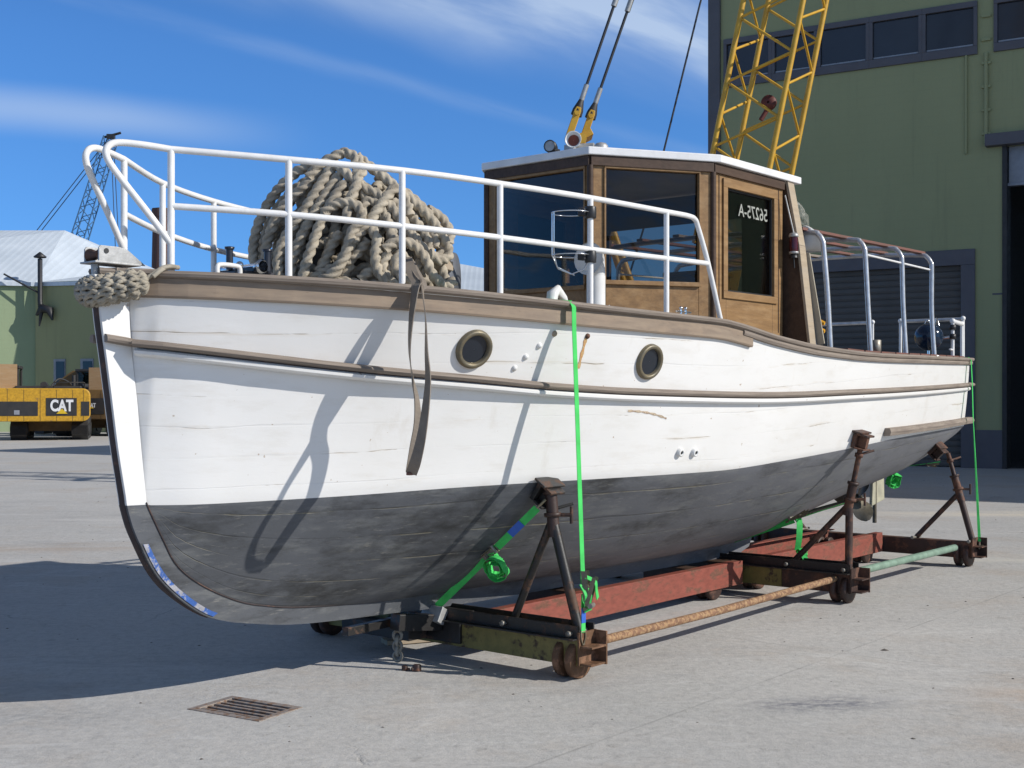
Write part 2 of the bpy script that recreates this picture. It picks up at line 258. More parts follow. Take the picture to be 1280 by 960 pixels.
jn = g.math('MAXIMUM', joint(.636, .7717, 1.6, 6.), joint(.7717, -.636, .4, 6.)); jn = g.math('MULTIPLY', jn, g.rng(g.noise(1.4, 5, .7), .35, .6))
col = g.mix(g.math('MULTIPLY', jn, .45), col, (.16, .155, .15, 1))
hb = g.math('ADD', g.math('MULTIPLY', c, .5), g.math('ADD', g.math('MULTIPLY', b, 1.2), g.math('MULTIPLY', ck, -.5)))
gb = g.bump(hb, .7, .014); gb = g.bump(d, .4, .003, gb)
M['ground'] = g.fin(col, .88, 0, gb, .25)
# ------------------------------------------------------------------ geometry helpers
class MB:
    def __init__(s): s.v = []; s.f = []; s.mi = []; s.sm = []; s.uv = []
    def add(s, vs, fs, mi=0, sm=False, uvs=None):
        o = len(s.v); s.v += [tuple(v) for v in vs]
        for k, f in enumerate(fs):
            s.f.append([o + i for i in f]); s.mi.append(mi); s.sm.append(sm); s.uv.append(uvs[k] if uvs else None)
        return s
    def box(s, c, d, mi=0, rz=0, rot=None):
        x, y, z = (q / 2 for q in d); m = rot or Matrix.Rotation(rz, 3, 'Z')
        vs = [Vector(c) + m @ Vector((i * x, j * y, k * z)) for i in (-1, 1) for j in (-1, 1) for k in (-1, 1)]
        return s.add(vs, [(0, 1, 3, 2), (4, 6, 7, 5), (0, 4, 5, 1), (2, 3, 7, 6), (0, 2, 6, 4), (1, 5, 7, 3)], mi)
    def bx(s, x0, x1, y0, y1, z0, z1, mi=0): return s.box(((x0 + x1) / 2, (y0 + y1) / 2, (z0 + z1) / 2), (abs(x1 - x0), abs(y1 - y0), abs(z1 - z0)), mi)
    def bar(s, p, q, w, h, mi=0, up=(0, 0, 1)):
        p, q = Vector(p), Vector(q); d = (q - p); ln = d.length; d.normalize(); sd = d.cross(Vector(up))
        if sd.length < 1e-4: sd = d.cross(Vector((1, 0, 0)))
        sd.normalize(); u = sd.cross(d).normalized(); m = Matrix((d, sd, u)).transposed(); return s.box((p + q) / 2, (ln, w, h), mi, rot=m)
    def tube(s, pts, r, n=10, mi=0, cap=True, closed=False, sc=(1, 1)):
        P = [Vector(p) for p in pts]; K = len(P); rr = r if isinstance(r, (list, tuple)) else [r] * K
        T = []
        for i in range(K):
            a = P[(i - 1) % K] if (closed or i > 0) else P[0]; b_ = P[(i + 1) % K] if (closed or i < K - 1) else P[-1]; T.append((b_ - a).normalized())
        u = T[0].orthogonal().normalized(); rings = []
        for i in range(K):
            u = (u - T[i] * u.dot(T[i])).normalized(); w = T[i].cross(u)
            rings.append([P[i] + (u * math.cos(t) * sc[0] + w * math.sin(t) * sc[1]) * rr[i] for t in [2 * math.pi * k / n for k in range(n)]])
        vs = [v for rg in rings for v in rg]; fs = []; E = K if closed else K - 1
        for i in range(E):
            j = (i + 1) % K
            for k in range(n): fs.append((i * n + k, i * n + (k + 1) % n, j * n + (k + 1) % n, j * n + k))
        s.add(vs, fs, mi, True)
        if cap and not closed:
            s.add(rings[0], [tuple(range(n))[::-1]], mi); s.add(rings[-1], [tuple(range(n))], mi)
        return s
    def cyl(s, p, q, r, n=16, mi=0, r2=None): return s.tube([p, q], [r, r if r2 is None else r2], n, mi)
    def lathe(s, prof, c=(0, 0, 0), ax=(0, 0, 1), n=20, mi=0):
        ax = Vector(ax).normalized(); u = ax.orthogonal().normalized(); w = ax.cross(u); c = Vector(c)
        rings = [[c + ax * h + (u * math.cos(2 * math.pi * k / n) + w * math.sin(2 * math.pi * k / n)) * max(r, 1e-4) for k in range(n)] for r, h in prof]
        vs = [v for q in rings for v in q]; fs = [(i * n + k, i * n + (k + 1) % n, (i + 1) * n + (k + 1) % n, (i + 1) * n + k) for i in range(len(prof) - 1) for k in range(n)]
        return s.add(vs, fs, mi, True)
    def prism(s, poly, vec, mi=0):
        v = Vector(vec); a = [Vector(p) for p in poly]; n = len(a); vs = a + [p + v for p in a]
        return s.add(vs, [tuple(range(n))[::-1], tuple(range(n, 2 * n))] + [(i, (i + 1) % n, n + (i + 1) % n, n + i) for i in range(n)], mi)
    def grid(s, rows, mi=0, sm=True, uvf=None):
        nr, nc = len(rows), len(rows[0]); vs = [p for r in rows for p in r]; fs = []; uvs = []
        for i in range(nr - 1):
            for j in range(nc - 1):
                q = [(i, j), (i, j + 1), (i + 1, j + 1), (i + 1, j)]; fs.append(tuple(a * nc + b for a, b in q))
                uvs.append([uvf[a][b] for a, b in q] if uvf else None)
        return s.add(vs, fs, mi, sm, uvs if uvf else None)
    def ribbon(s, pts, w, side, t=.003, mi=0):
        P = [Vector(p) for p in pts]; rows = []
        for i, p in enumerate(P):
            sd = Vector(side[i] if isinstance(side, list) else side).normalized(); T = (P[min(i + 1, len(P) - 1)] - P[max(i - 1, 0)]).normalized(); sd = (sd - T * sd.dot(T)).normalized(); nn = T.cross(sd).normalized()
            rows.append([p + sd * w / 2 + nn * t / 2, p - sd * w / 2 + nn * t / 2, p - sd * w / 2 - nn * t / 2, p + sd * w / 2 - nn * t / 2, p + sd * w / 2 + nn * t / 2])
        s.grid(rows, mi, False); return s
    def sphere(s, c, r, n=16, mi=0, sc=(1, 1, 1)):
        c = Vector(c); rows = [[c + Vector((math.sin(a) * math.cos(b) * sc[0], math.sin(a) * math.sin(b) * sc[1], math.cos(a) * sc[2])) * r for b in [2 * math.pi * k / n for k in range(n + 1)]] for a in [math.pi * (k + .02) / (n // 2 + .04) for k in range(n // 2 + 1)]]
        return s.grid(rows, mi, True)
BASE = {}
BOATROT = math.atan2(.7717, .636); O2 = Vector((-.455, 7.85, 0)); A2 = Vector((.636, .7717, 0)); P2 = Vector((.7717, -.636, 0))
def bw_(u, v, w): return O2 + A2 * u + P2 * v + Vector((0, 0, w))
def at(pxx, pyy, v):      # boat station and height of a point seen on the lengthwise plane v
    k = (pxx - 640) / 1557; u = (k * (7.85 - .636 * v) + .455 - .7717 * v) / (.636 - .7717 * k); Y = 7.85 + .7717 * u - .636 * v; return u, 1.6 - (pyy - 500) / 1557 * Y
def props(o, label=None, cat=None, group=None, kind=None):
    if label: o['label'] = label
    if cat: o['category'] = cat
    if group: o['group'] = group
    if kind: o['kind'] = kind
def thing(name, label, cat, loc, rz=0., group=None, boat=False):
    o = bpy.data.objects.new(name, None); SC.collection.objects.link(o); o.empty_display_size = .2
    if boat: o.location = bw_(*loc); o.rotation_euler = (0, 0, BOATROT)
    else: o.location = loc; o.rotation_euler = (0, 0, rz)
    BASE[o.name] = (boat, tuple(loc)); props(o, label, cat, group); return o
def obj(name, mb, mats, parent=None, bevel=0., label=None, cat=None, group=None, kind=None, boat=False, origin=None, merge=False, sub=None, rz=0.):
    """one mesh object; boat-frame meshes are authored in (u, v, w)"""
    if not isinstance(mats, (list, tuple)): mats = [mats]
    if parent is not None: bt, org = BASE[parent.name]
    else: bt, org = boat, None
    vs = [Vector(v) for v in mb.v]
    if bt: vs = [Vector((v.x, -v.y, v.z)) for v in vs]
    if parent is not None: off = Vector((org[0], -org[1], org[2])) if bt else Vector((0, 0, 0))
    elif bt:
        lo = [min(v[i] for v in vs) for i in range(3)]; hi = [max(v[i] for v in vs) for i in range(3)]
        off = Vector(((lo[0] + hi[0]) / 2, (lo[1] + hi[1]) / 2, lo[2])) if origin is None else Vector((origin[0], -origin[1], origin[2]))
    elif kind == 'structure': off = Vector((0, 0, 0))
    else:
        lo = [min(v[i] for v in vs) for i in range(3)]; hi = [max(v[i] for v in vs) for i in range(3)]; off = Vector(((lo[0] + hi[0]) / 2, (lo[1] + hi[1]) / 2, lo[2]))
    me = bpy.data.meshes.new(name); me.from_pydata([v - off for v in vs], [], mb.f)
    if any(x is not None for x in mb.uv):
        ul = me.uv_layers.new(name='UVMap'); k = 0
        for p, uvs in zip(me.polygons, mb.uv):
            for q in range(p.loop_total): ul.data[k].uv = uvs[q] if uvs else (0, 0); k += 1
    for m_ in mats: me.materials.append(M[m_] if isinstance(m_, str) else m_)
    me.polygons.foreach_set('material_index', mb.mi); me.polygons.foreach_set('use_smooth', mb.sm)
    b = bmesh.new(); b.from_mesh(me)
    if merge: bmesh.ops.remove_doubles(b, verts=b.verts, dist=.0004); bmesh.ops.dissolve_degenerate(b, dist=.0002, edges=b.edges)
    bmesh.ops.recalc_face_normals(b, faces=b.faces); b.to_mesh(me); b.free(); me.update()
    o = bpy.data.objects.new(name, me); SC.collection.objects.link(o)
    if parent is not None: o.parent = parent; BASE[o.name] = BASE[parent.name]
    elif bt: o.location = bw_(off.x, -off.y, off.z); o.rotation_euler = (0, 0, BOATROT); BASE[o.name] = (True, (off.x, -off.y, off.z))
    else: o.location = off; BASE[o.name] = (False, (0, 0, 0))
    if bevel:
        md = o.modifiers.new('bevel', 'BEVEL'); md.width = bevel; md.segments = 2; md.limit_method = 'ANGLE'; md.angle_limit = R(40)
    props(o, label, cat, group, kind); return o
def copy_tree(o, parent=None):
    c = o.copy(); SC.collection.objects.link(c)
    if parent is not None: c.parent = parent
    BASE[c.name] = BASE[o.name]
    for ch in list(o.children): copy_tree(ch, c)
    return c
def pchip(pts):
    x = np.array([p[0] for p in pts], float); y = np.array([p[1] for p in pts], float); h = np.diff(x); dl = np.diff(y) / h; n = len(x); d = np.zeros(n)
    for i in range(1, n - 1):
        if dl[i - 1] * dl[i] > 0: w1 = 2 * h[i] + h[i - 1]; w2 = h[i] + 2 * h[i - 1]; d[i] = (w1 + w2) / (w1 / dl[i - 1] + w2 / dl[i])
    d[0] = dl[0]; d[-1] = dl[-1]
    def f(t):
        t = min(max(t, x[0]), x[-1]); i = int(min(max(np.searchsorted(x, t) - 1, 0), n - 2)); s = (t - x[i]) / h[i]
        return float(y[i] * (1 + 2 * s) * (1 - s) ** 2 + d[i] * h[i] * s * (1 - s) ** 2 + y[i + 1] * s * s * (3 - 2 * s) + d[i + 1] * h[i] * s * s * (s - 1))
    return f
def spline(pts, n=6, closed=False):
    P = [Vector(p) for p in pts]; K = len(P); out = []
    for i in range(K if closed else K - 1):
        g_ = (lambda j: P[j % K]) if closed else (lambda j: P[min(max(j, 0), K - 1)])
        a, b, c, d = g_(i - 1), g_(i), g_(i + 1), g_(i + 2)
        for k in range(n):
            t = k / n; out.append(.5 * ((2 * b) + (c - a) * t + (2 * a - 5 * b + 4 * c - d) * t * t + (3 * b - a - 3 * c + d) * t ** 3))
    if not closed: out.append(P[-1])
    return out
def text_mesh(s, size, depth=.004, offset=0., mirror=False):
    cu = bpy.data.curves.new('lettering', 'FONT'); cu.body = s; cu.size = size; cu.extrude = depth / 2; cu.offset = offset; cu.align_x = 'CENTER'; cu.align_y = 'CENTER'
    o = bpy.data.objects.new('lettering', cu); SC.collection.objects.link(o); dg = bpy.context.evaluated_depsgraph_get(); dg.update(); me = bpy.data.meshes.new_from_object(o.evaluated_get(dg))
    mb = MB(); mb.add([(-v.co.x if mirror else v.co.x, v.co.y, v.co.z) for v in me.vertices], [tuple(p.vertices) for p in me.polygons])
    bpy.data.objects.remove(o); bpy.data.curves.remove(cu); bpy.data.meshes.remove(me); return mb
def place_mb(mb, fn): mb.v = [tuple(fn(*v)) for v in mb.v]; return mb
# ================================================================== GROUND
gm = MB(); xs = [-400, -120, -40, -10, 10, 40, 120, 400]; ys = [-60, -15, 0, 15, 45, 120, 300, 900]
# the drain opening is cut out of the sheet
gc = Vector((-1.385, 6.46)); gex = Vector((.862, -.507)); gey = Vector((.507, .862)); gl_, gw_ = .235, .155
def GP(a_, b_, z=0): q = gc + gex * a_ + gey * b_; return (q.x, q.y, z)
ring_o = [(-60, -15, 0), (60, -15, 0), (60, 60, 0), (-60, 60, 0)]; ring_i = [GP(-gl_, -gw_), GP(gl_, -gw_), GP(gl_, gw_), GP(-gl_, gw_)]
gm.add(ring_o + ring_i, [(0, 1, 5, 4), (1, 2, 6, 5), (2, 3, 7, 6), (3, 0, 4, 7)])
gm.add([(-500, -100, 0), (500, -100, 0), (500, 1200, 0), (-500, 1200, 0)] + ring_o, [(0, 1, 5, 4), (1, 2, 6, 5), (2, 3, 7, 6), (3, 0, 4, 7)])
obj('ground', gm, 'ground', kind='structure', merge=True)
# ================================================================== WORKSHOP (right)
FR = math.atan2(-.508, .86)
ws = thing('workshop_building', 'large green rendered workshop with blue trim, roller door and tall dark doorway', 'building', (5.2, 32.6, 0), FR)
# local x along the facade to the right, y inward, z up
def facx(pxx):
    k = (pxx - 640) / 1557; return (k * 32.6 - 5.2) / (.8611 + .508 * k)
def facz(pxx, pyy):
    t = facx(pxx); return 1.6 - (pyy - 500) / 1557 * (32.6 - .508 * t)
HB = 13.2; x_rd0, x_rd1 = 1.0, facx(1218); zrd = facz(1218, 312); x_dw = facx(1253); x_p = facx(1222)
zw0, zw1 = facz(1222, 68), facz(1222, 1); zdw = facz(1253, 183)
LEN = 24.
wl = MB()
def wq(x0, x1, z0, z1, y0=0., y1=.35):
    wl.bx(x0, x1, y0, y1, z0, z1)
# front wall built around its openings, butted end to end
wq(0, x_rd0, .9, zw0); wq(x_rd0, x_rd1, zrd, zw0); wq(x_rd1, x_dw, .9, zw0); wq(x_dw, x_dw + 8., zdw, zw0); wq(x_dw + 8., LEN, .9, zw0)
wq(0, .35, zw0, zw1); wq(x_p, x_p + .36, zw0, zw1); wq(LEN - 1, LEN, zw0, zw1); wq(0, LEN, zw1, HB)
wl.bx(0, .35, .35, 40, 0, HB); wl.bx(LEN - .35, LEN, .35, 40, 0, HB)
for (a_, b_, c_, d_) in ((.35, x_dw + 1.2, 0, HB), (x_dw + 1.2, x_dw + 9, 0, 7.0), (x_dw + 1.2, x_dw + 9, 12, HB), (x_dw + 9, LEN - .35, 0, HB)):
    wl.bx(a_, b_, 39.65, 40, c_, d_)
for i_ in range(9): wl.bx(x_dw + 1.2 + i_ * .95, x_dw + 1.3 + i_ * .95, 39.7, 39.9, 7, 12)
wl.bx(x_dw + 1.2, x_dw + 9, 39.7, 39.9, 9.2, 9.8)
o = obj('wall', wl, 'greenwall', ws)
# give the wall block-like UVs
rf = MB(); rf.bx(-.3, LEN + .5, -.35, 40.4, HB, HB + .4); obj('roof', rf, 'paleroof', ws)
for a_, b_ in ((.001, x_rd0), (x_rd1, x_dw), (x_dw + 8., LEN)): pl = MB(); pl.bx(a_, b_, -.03, .35, 0, .9); obj('plinth', pl, 'bluetrim', ws)
rd = MB(); z = .02
while z < zrd - .45:
    rd.prism([(x_rd0 + .3, .135, z), (x_rd0 + .3, .12, z + .05), (x_rd0 + .3, .12, z + .125), (x_rd0 + .3, .135, z + .15), (x_rd0 + .3, .2, z + .15), (x_rd0 + .3, .2, z)], (x_rd1 - x_rd0 - .6, 0, 0)); z += .155
rdo = obj('roller_door', rd, 'shutter', ws)
fr = MB(); fr.bx(x_rd0 - .02, x_rd0 + .3, -.05, .3, 0, zrd - .35); fr.bx(x_rd1 - .3, x_rd1 + .02, -.05, .3, 0, zrd - .35); fr.bx(x_rd0 - .02, x_rd1 + .02, -.05, .3, zrd - .35, zrd + .02); obj('door_frame', fr, 'bluetrim', rdo, .01)
hd = MB(); hd.bx(x_rd0 + .3, x_rd1 - .3, .1, .3, z, zrd - .35); obj('shutter_box', hd, 'greenwall', rdo)
# window strip
edges = [.35, .35 + 1.75, .35 + 3.5]
pw = [facx(x) for x in (905, 965, 1022, 1087, 1153, 1222)]
def bigwin(x0, x1, extra=False):
    f = MB(); t_ = .085
    f.bx(x0, x1, -.06, .1, zw0, zw0 + .2); f.bx(x0, x1, -.06, .1, zw1 - .14, zw1); f.bx(x0, x0 + t_, -.055, .1, zw0 + .2, zw1 - .14); f.bx(x1 - t_, x1, -.055, .1, zw0 + .2, zw1 - .14)
    w_ = obj('window', f, 'bluetrim', ws, .008)
    p_ = MB(); p_.bx(x0 + t_, x1 - t_, .02, .05, zw0 + .2, zw1 - .14); obj('pane', p_, 'winglass', w_)
    s_ = MB(); s_.bx(x0 + .1, x1 - .1, -.02, .018, zw0 + .215, zw0 + .25); obj('glazing_bead', s_, 'bluedoor', w_)
pw[0] = max(.36, pw[0])
for i in range(5): bigwin(pw[i], pw[i + 1])
x = x_p + .36
while x + 1.8 < LEN - 1: bigwin(x, min(x + 1.85, LEN - 1)); x += 1.85
tr = MB(); tr.bx(-.05, .28, -.08, .02, 0, HB); obj('corner_pipe', tr, 'bluetrim', ws, .02)
cd_ = MB(); cxx = facx(1233); cd_.tube([(cxx, -.05, zdw + .1), (cxx, -.05, zw0)], .045, 8); obj('conduit', cd_, 'greenwall', ws); cd_ = MB(); cd_.tube([(cxx - .45, -.03, zdw - .1), (cxx - .45, -.03, zw0)], .03, 8); obj('conduit', cd_, 'greenwall', ws); cd_ = MB()
for i in range(7): cd_ = MB(); cd_.bx(cxx - .1, cxx + .1, -.06, 0, zdw + .3 + i * .55, zdw + .36 + i * .55); obj('conduit_bracket', cd_, 'greenwall', ws)
cr_ = MB(); cr_.bx(x_rd1 + .4, x_dw, -.012, 0, 4.05, 4.09); obj('wall_joint', cr_, 'bluetrim', ws)
ln = MB(); ln.bx(x_dw - .35, x_dw + 8.3, -.25, .02, zdw, zdw + .28); obj('door_lintel', ln, 'bluetrim', ws, .01)
pn = MB(); pn.bx(x_dw + .12, x_dw + 7.9, .12, .2, zdw - .85, zdw); pn.bx(x_dw + .08, x_dw + 7.9, .08, .24, zdw - .92, zdw - .85); obj('door_panel', pn, 'bluedoor', ws, .01)
ji = MB(); ji.bx(x_dw, x_dw + .1, -.04, .5, 0, zdw); obj('door_jamb', ji, 'machblack', ws)
ins = MB(); ins.bx(.36, LEN - .36, .36, 39.6, .002, .02); ins.bx(x_dw - .6, x_dw - .3, .36, 39, 0, HB); obj('hall_floor', ins, 'dark', ws)
wg = MB(); wg.bx(LEN - 2, LEN + 26, -4.9, -.36, 0, HB + .3); obj('shadow_wing', wg, 'greenwall', ws)  # unseen wing, added so that its shadow falls across the yard
rk = MB(); rk.bx(x_dw + 1.0, x_dw + 3.5, 6, 7, .02, 2.1); obj('storage_rack', rk, 'dirtyellow', ws)
# ================================================================== LEFT SHED
ls = thing('green_shed', 'light green shed with pale roof, dark flue and two narrow windows', 'building', (-21.5, 62, 0), 0)
def shed_wall(mb, x0, y0, x1, y1, z0, z1, t=.3):
    mb.bar((x0, y0, (z0 + z1) / 2), (x1, y1, (z0 + z1) / 2), t, z1 - z0)
m1 = MB(); shed_wall(m1, -2.55, 1.15, 2.9, -.9, 0, 7.55); shed_wall(m1, 2.9, -.7, 4.5, 14, 0, 7.55); obj('wall', m1, 'greenwall', ls)
m2 = MB(); shed_wall(m2, -16, -2.8, -2.6, 1.3, 0, 7.5); shed_wall(m2, -16, -2.8, -18, 14, 0, 7.5); obj('side_wall', m2, 'greenlight', ls)
m3 = MB(); E1 = [(-17, -3.3, 7.5), (-2.6, 1.0, 7.55), (3.3, -1.3, 7.45), (.6, 8.2, 9.0), (-3.8, 8.5, 11.2), (-17, 8.5, 11.2), (-17, 16, 7.5), (4.5, 16, 7.5)]
m3.add(E1, [(0, 1, 4, 5), (1, 2, 3, 4), (5, 4, 7, 6), (4, 3, 2, 7)]); m3.add([(x, y, z - .15) for x, y, z in E1], [(0, 1, 4, 5), (1, 2, 3, 4), (5, 4, 7, 6), (4, 3, 2, 7), (0, 1, 2, 7, 6)])
for (p, q) in ((0, 1), (1, 2)): m3.bar(Vector(E1[p]) - Vector((0, .05, .1)), Vector(E1[q]) - Vector((0, .05, .1)), .08, .2)
ro_ = obj('roof', m3, 'paleroof', ls)
ev = MB(); ev.bar((-17, -3.1, 7.33), (-2.6, 1.2, 7.36), .1, .14); ev.bar((-2.6, 1.15, 7.36), (3.2, -1.05, 7.28), .1, .14); obj('gutter', ev, 'flue', ls)
fl = MB(); fx, fy = -2.2, .55; fl.tube([(fx, fy, 8.7), (fx, fy, 6.6), (fx + .05, fy - .1, 6.3), (fx + .2, fy, 6.1)], .12, 10); fl.lathe([(.02, .34), (.32, .1), (.3, .05)], (fx, fy, 8.7)); fl.lathe([(.05, 0), (.08, .15)], (fx, fy, 8.7)); fl.tube([(fx - 1.7, fy - .3, 7.9), (fx - .1, fy, 7.0)], .05, 6)
obj('flue', fl, 'flue', ls)
v1 = MB()
v1.tube([(fx - .15, fy - .1, 5.85), (fx + .15, fy - .1, 6.2), (fx + .55, fy - .15, 6.1), (fx + .7, fy - .2, 5.6)], [.06, .26, .22, .05], 8); v1.tube([(fx + .1, fy - .1, 6.0), (fx + .0, fy - .1, 5.3)], [.12, .04], 8); obj('vent_hood', v1, 'flue', ls)
for xx, ww in ((-1.45, .55), (.1, .6)):
    yy_ = 1.15 - (xx + 2.55) * .376 - .17
    w_ = MB()
    def Q(dx, dz, dy): return (xx + dx, yy_ - dx * .376 + dy, dz)
    w_.bar(Q(-.06, 2.9, 0), Q(ww + .06, 2.9, 0), .08, 1.5); wo_ = obj('window', w_, 'bluedoor', ls)
    p_ = MB(); p_.bar(Q(0.08, 2.85, -.05), Q(ww, 2.85, -.05), .04, 1.35); obj('pane', p_, 'winglass', wo_)
# far store seen between the rope pile and the wheelhouse
fs = thing('white_roofed_store', 'low store with a pale sloping roof seen past the rope pile', 'building', (-4, 78, 0), 0)
b_ = MB(); b_.bx(-10, 10, 0, 14, 0, 8.0); obj('wall', b_, 'greenlight', fs)
b_ = MB(); b_.add([(-11, -.5, 8), (11, -.5, 8), (11, 14.5, 8), (-11, 14.5, 8), (-9, 7, 10.9), (.4, 7, 10.9), (11, 7, 9.0)], [(0, 1, 6, 5, 4), (3, 4, 5, 6, 2), (0, 4, 3), (1, 2, 6), (0, 3, 2, 1)]); obj('roof', b_, 'paleroof', fs)
# brick chimney
ch = thing('brick_chimney', 'tall tapering brick chimney far beyond the bow rail', 'chimney', (-33.7, 120, 0), 0)
c_ = MB(); c_.tube([(0, 0, 0), (0, 0, 19.2)], [1.35, .92], 8); obj('shaft', c_, 'brick', ch)
c_ = MB(); c_.tube([(0, 0, 19.2), (0, 0, 20.)], [1.0, 1.02], 8); obj('crown', c_, 'brick', ch)
# bare trees
def bare_tree(loc, h, seed, label):
    rnd = random.Random(seed); t = thing('bare_tree', label, 'tree', loc, 0, 'bare trees beyond the sheds'); tr = MB(); cr = MB()
    def grow(p, d, ln, r, lv):
        q = p + d * ln; (tr if lv < 2 else cr).tube([p, (p + q) / 2 + Vector((rnd.uniform(-1, 1), rnd.uniform(-1, 1), 0)) * ln * .05, q], [r, r * .85, r * .65], 5, cap=False)
        if lv >= 6: return
        for _ in range(3 if lv < 4 else 2):
            a = (d + Vector((rnd.uniform(-1, 1), rnd.uniform(-1, 1), rnd.uniform(-.1, .5))) * .62).normalized(); grow(p + d * ln * rnd.uniform(.6, 1), a, ln * rnd.uniform(.62, .85), r * .6, lv + 1)
    grow(Vector((0, 0, 0)), Vector((0, 0, 1)), h * .3, h * .02, 0)
    obj('trunk', tr, 'twig', t); obj('branches', cr, 'twig', t)
bare_tree((-29.0, 95, 0), 12.2, 3, 'bare leafless tree top just above the mooring bracket at the bow')
bare_tree((-37.5, 95, 0), 14.2, 5, 'bare leafless tree top showing above the shed roof at far left')
# far blue crane
def lattice(mb, p, q, w0, w1, bays, r, n=5, up=(0, 1, 0), rot=0., lr=None):
    p, q = Vector(p), Vector(q); d = (q - p).normalized(); s_ = d.cross(Vector(up)).normalized(); t_ = s_.cross(d).normalized()
    if rot: s2 = s_ * math.cos(rot) + t_ * math.sin(rot); t2 = -s_ * math.sin(rot) + t_ * math.cos(rot); s_, t_ = s2, t2
    lr = lr or r * .55; C_ = [(-1, -1), (1, -1), (1, 1), (-1, 1)]
    def pt(k, f): w = (w0 + (w1 - w0) * f) / 2; return p + (q - p) * f + s_ * C_[k % 4][0] * w + t_ * C_[k % 4][1] * w
    for k in range(4): mb.tube([pt(k, 0), pt(k, 1)], r, n)
    for i in range(bays):
        f0, f1 = i / bays, (i + 1) / bays; fm = (f0 + f1) / 2
        for k in range(4):
            mb.tube([pt(k, f0), pt(k + 1, fm)], lr, n, cap=False); mb.tube([pt(k + 1, fm), pt(k, f1)], lr, n, cap=False)
    return pt
bc = thing('blue_lattice_crane', 'distant blue lattice crane with its boom raised behind the shed', 'crane', (-38.6, 100, 0), 0)
b_ = MB(); top = Vector((6.4, 0, 22.6)); lattice(b_, (0, 0, 2.2), top, 1.3, .9, 16, .055, 4, lr=.04); obj('boom', b_, 'bluecrane', bc)
b_ = MB(); b_.box(top + Vector((.0, 0, .15)), (.6, .4, .35)); b_.tube([top + Vector((-.5, 0, .1)), top + Vector((.8, 0, .45))], .10, 6); obj('boom_head', b_, 'machblack', bc)
b_ = MB()
for dy in (-.4, .4): b_.tube([top + Vector((0, dy, 0)), (-4.2, dy, 9)], .035, 4)
b_.tube([top, (7.2, 0, 3)], .035, 4); b_.tube([top + Vector((.2, 0, 0)), (7.6, 0, 3)], .035, 4); obj('cable', b_, 'cable', bc)
b_ = MB(); b_.bx(-5.5, 1.2, -1.5, 1.5, 1.2, 4.2); b_.bx(-5, 1.5, -2.1, -1.2, 0, 1.1); b_.bx(-5, 1.5, 1.2, 2.1, 0, 1.1); b_.tube([(-4.2, -.4, 4.2), (-4.2, -.4, 9)], .12, 6); b_.tube([(-4.2, .4, 4.2), (-4.2, .4, 9)], .12, 6); b_.tube([(-1, 0, 4.2), (-4.2, 0, 9)], .1, 6); obj('body', b_, 'bluecrane', bc, .05)
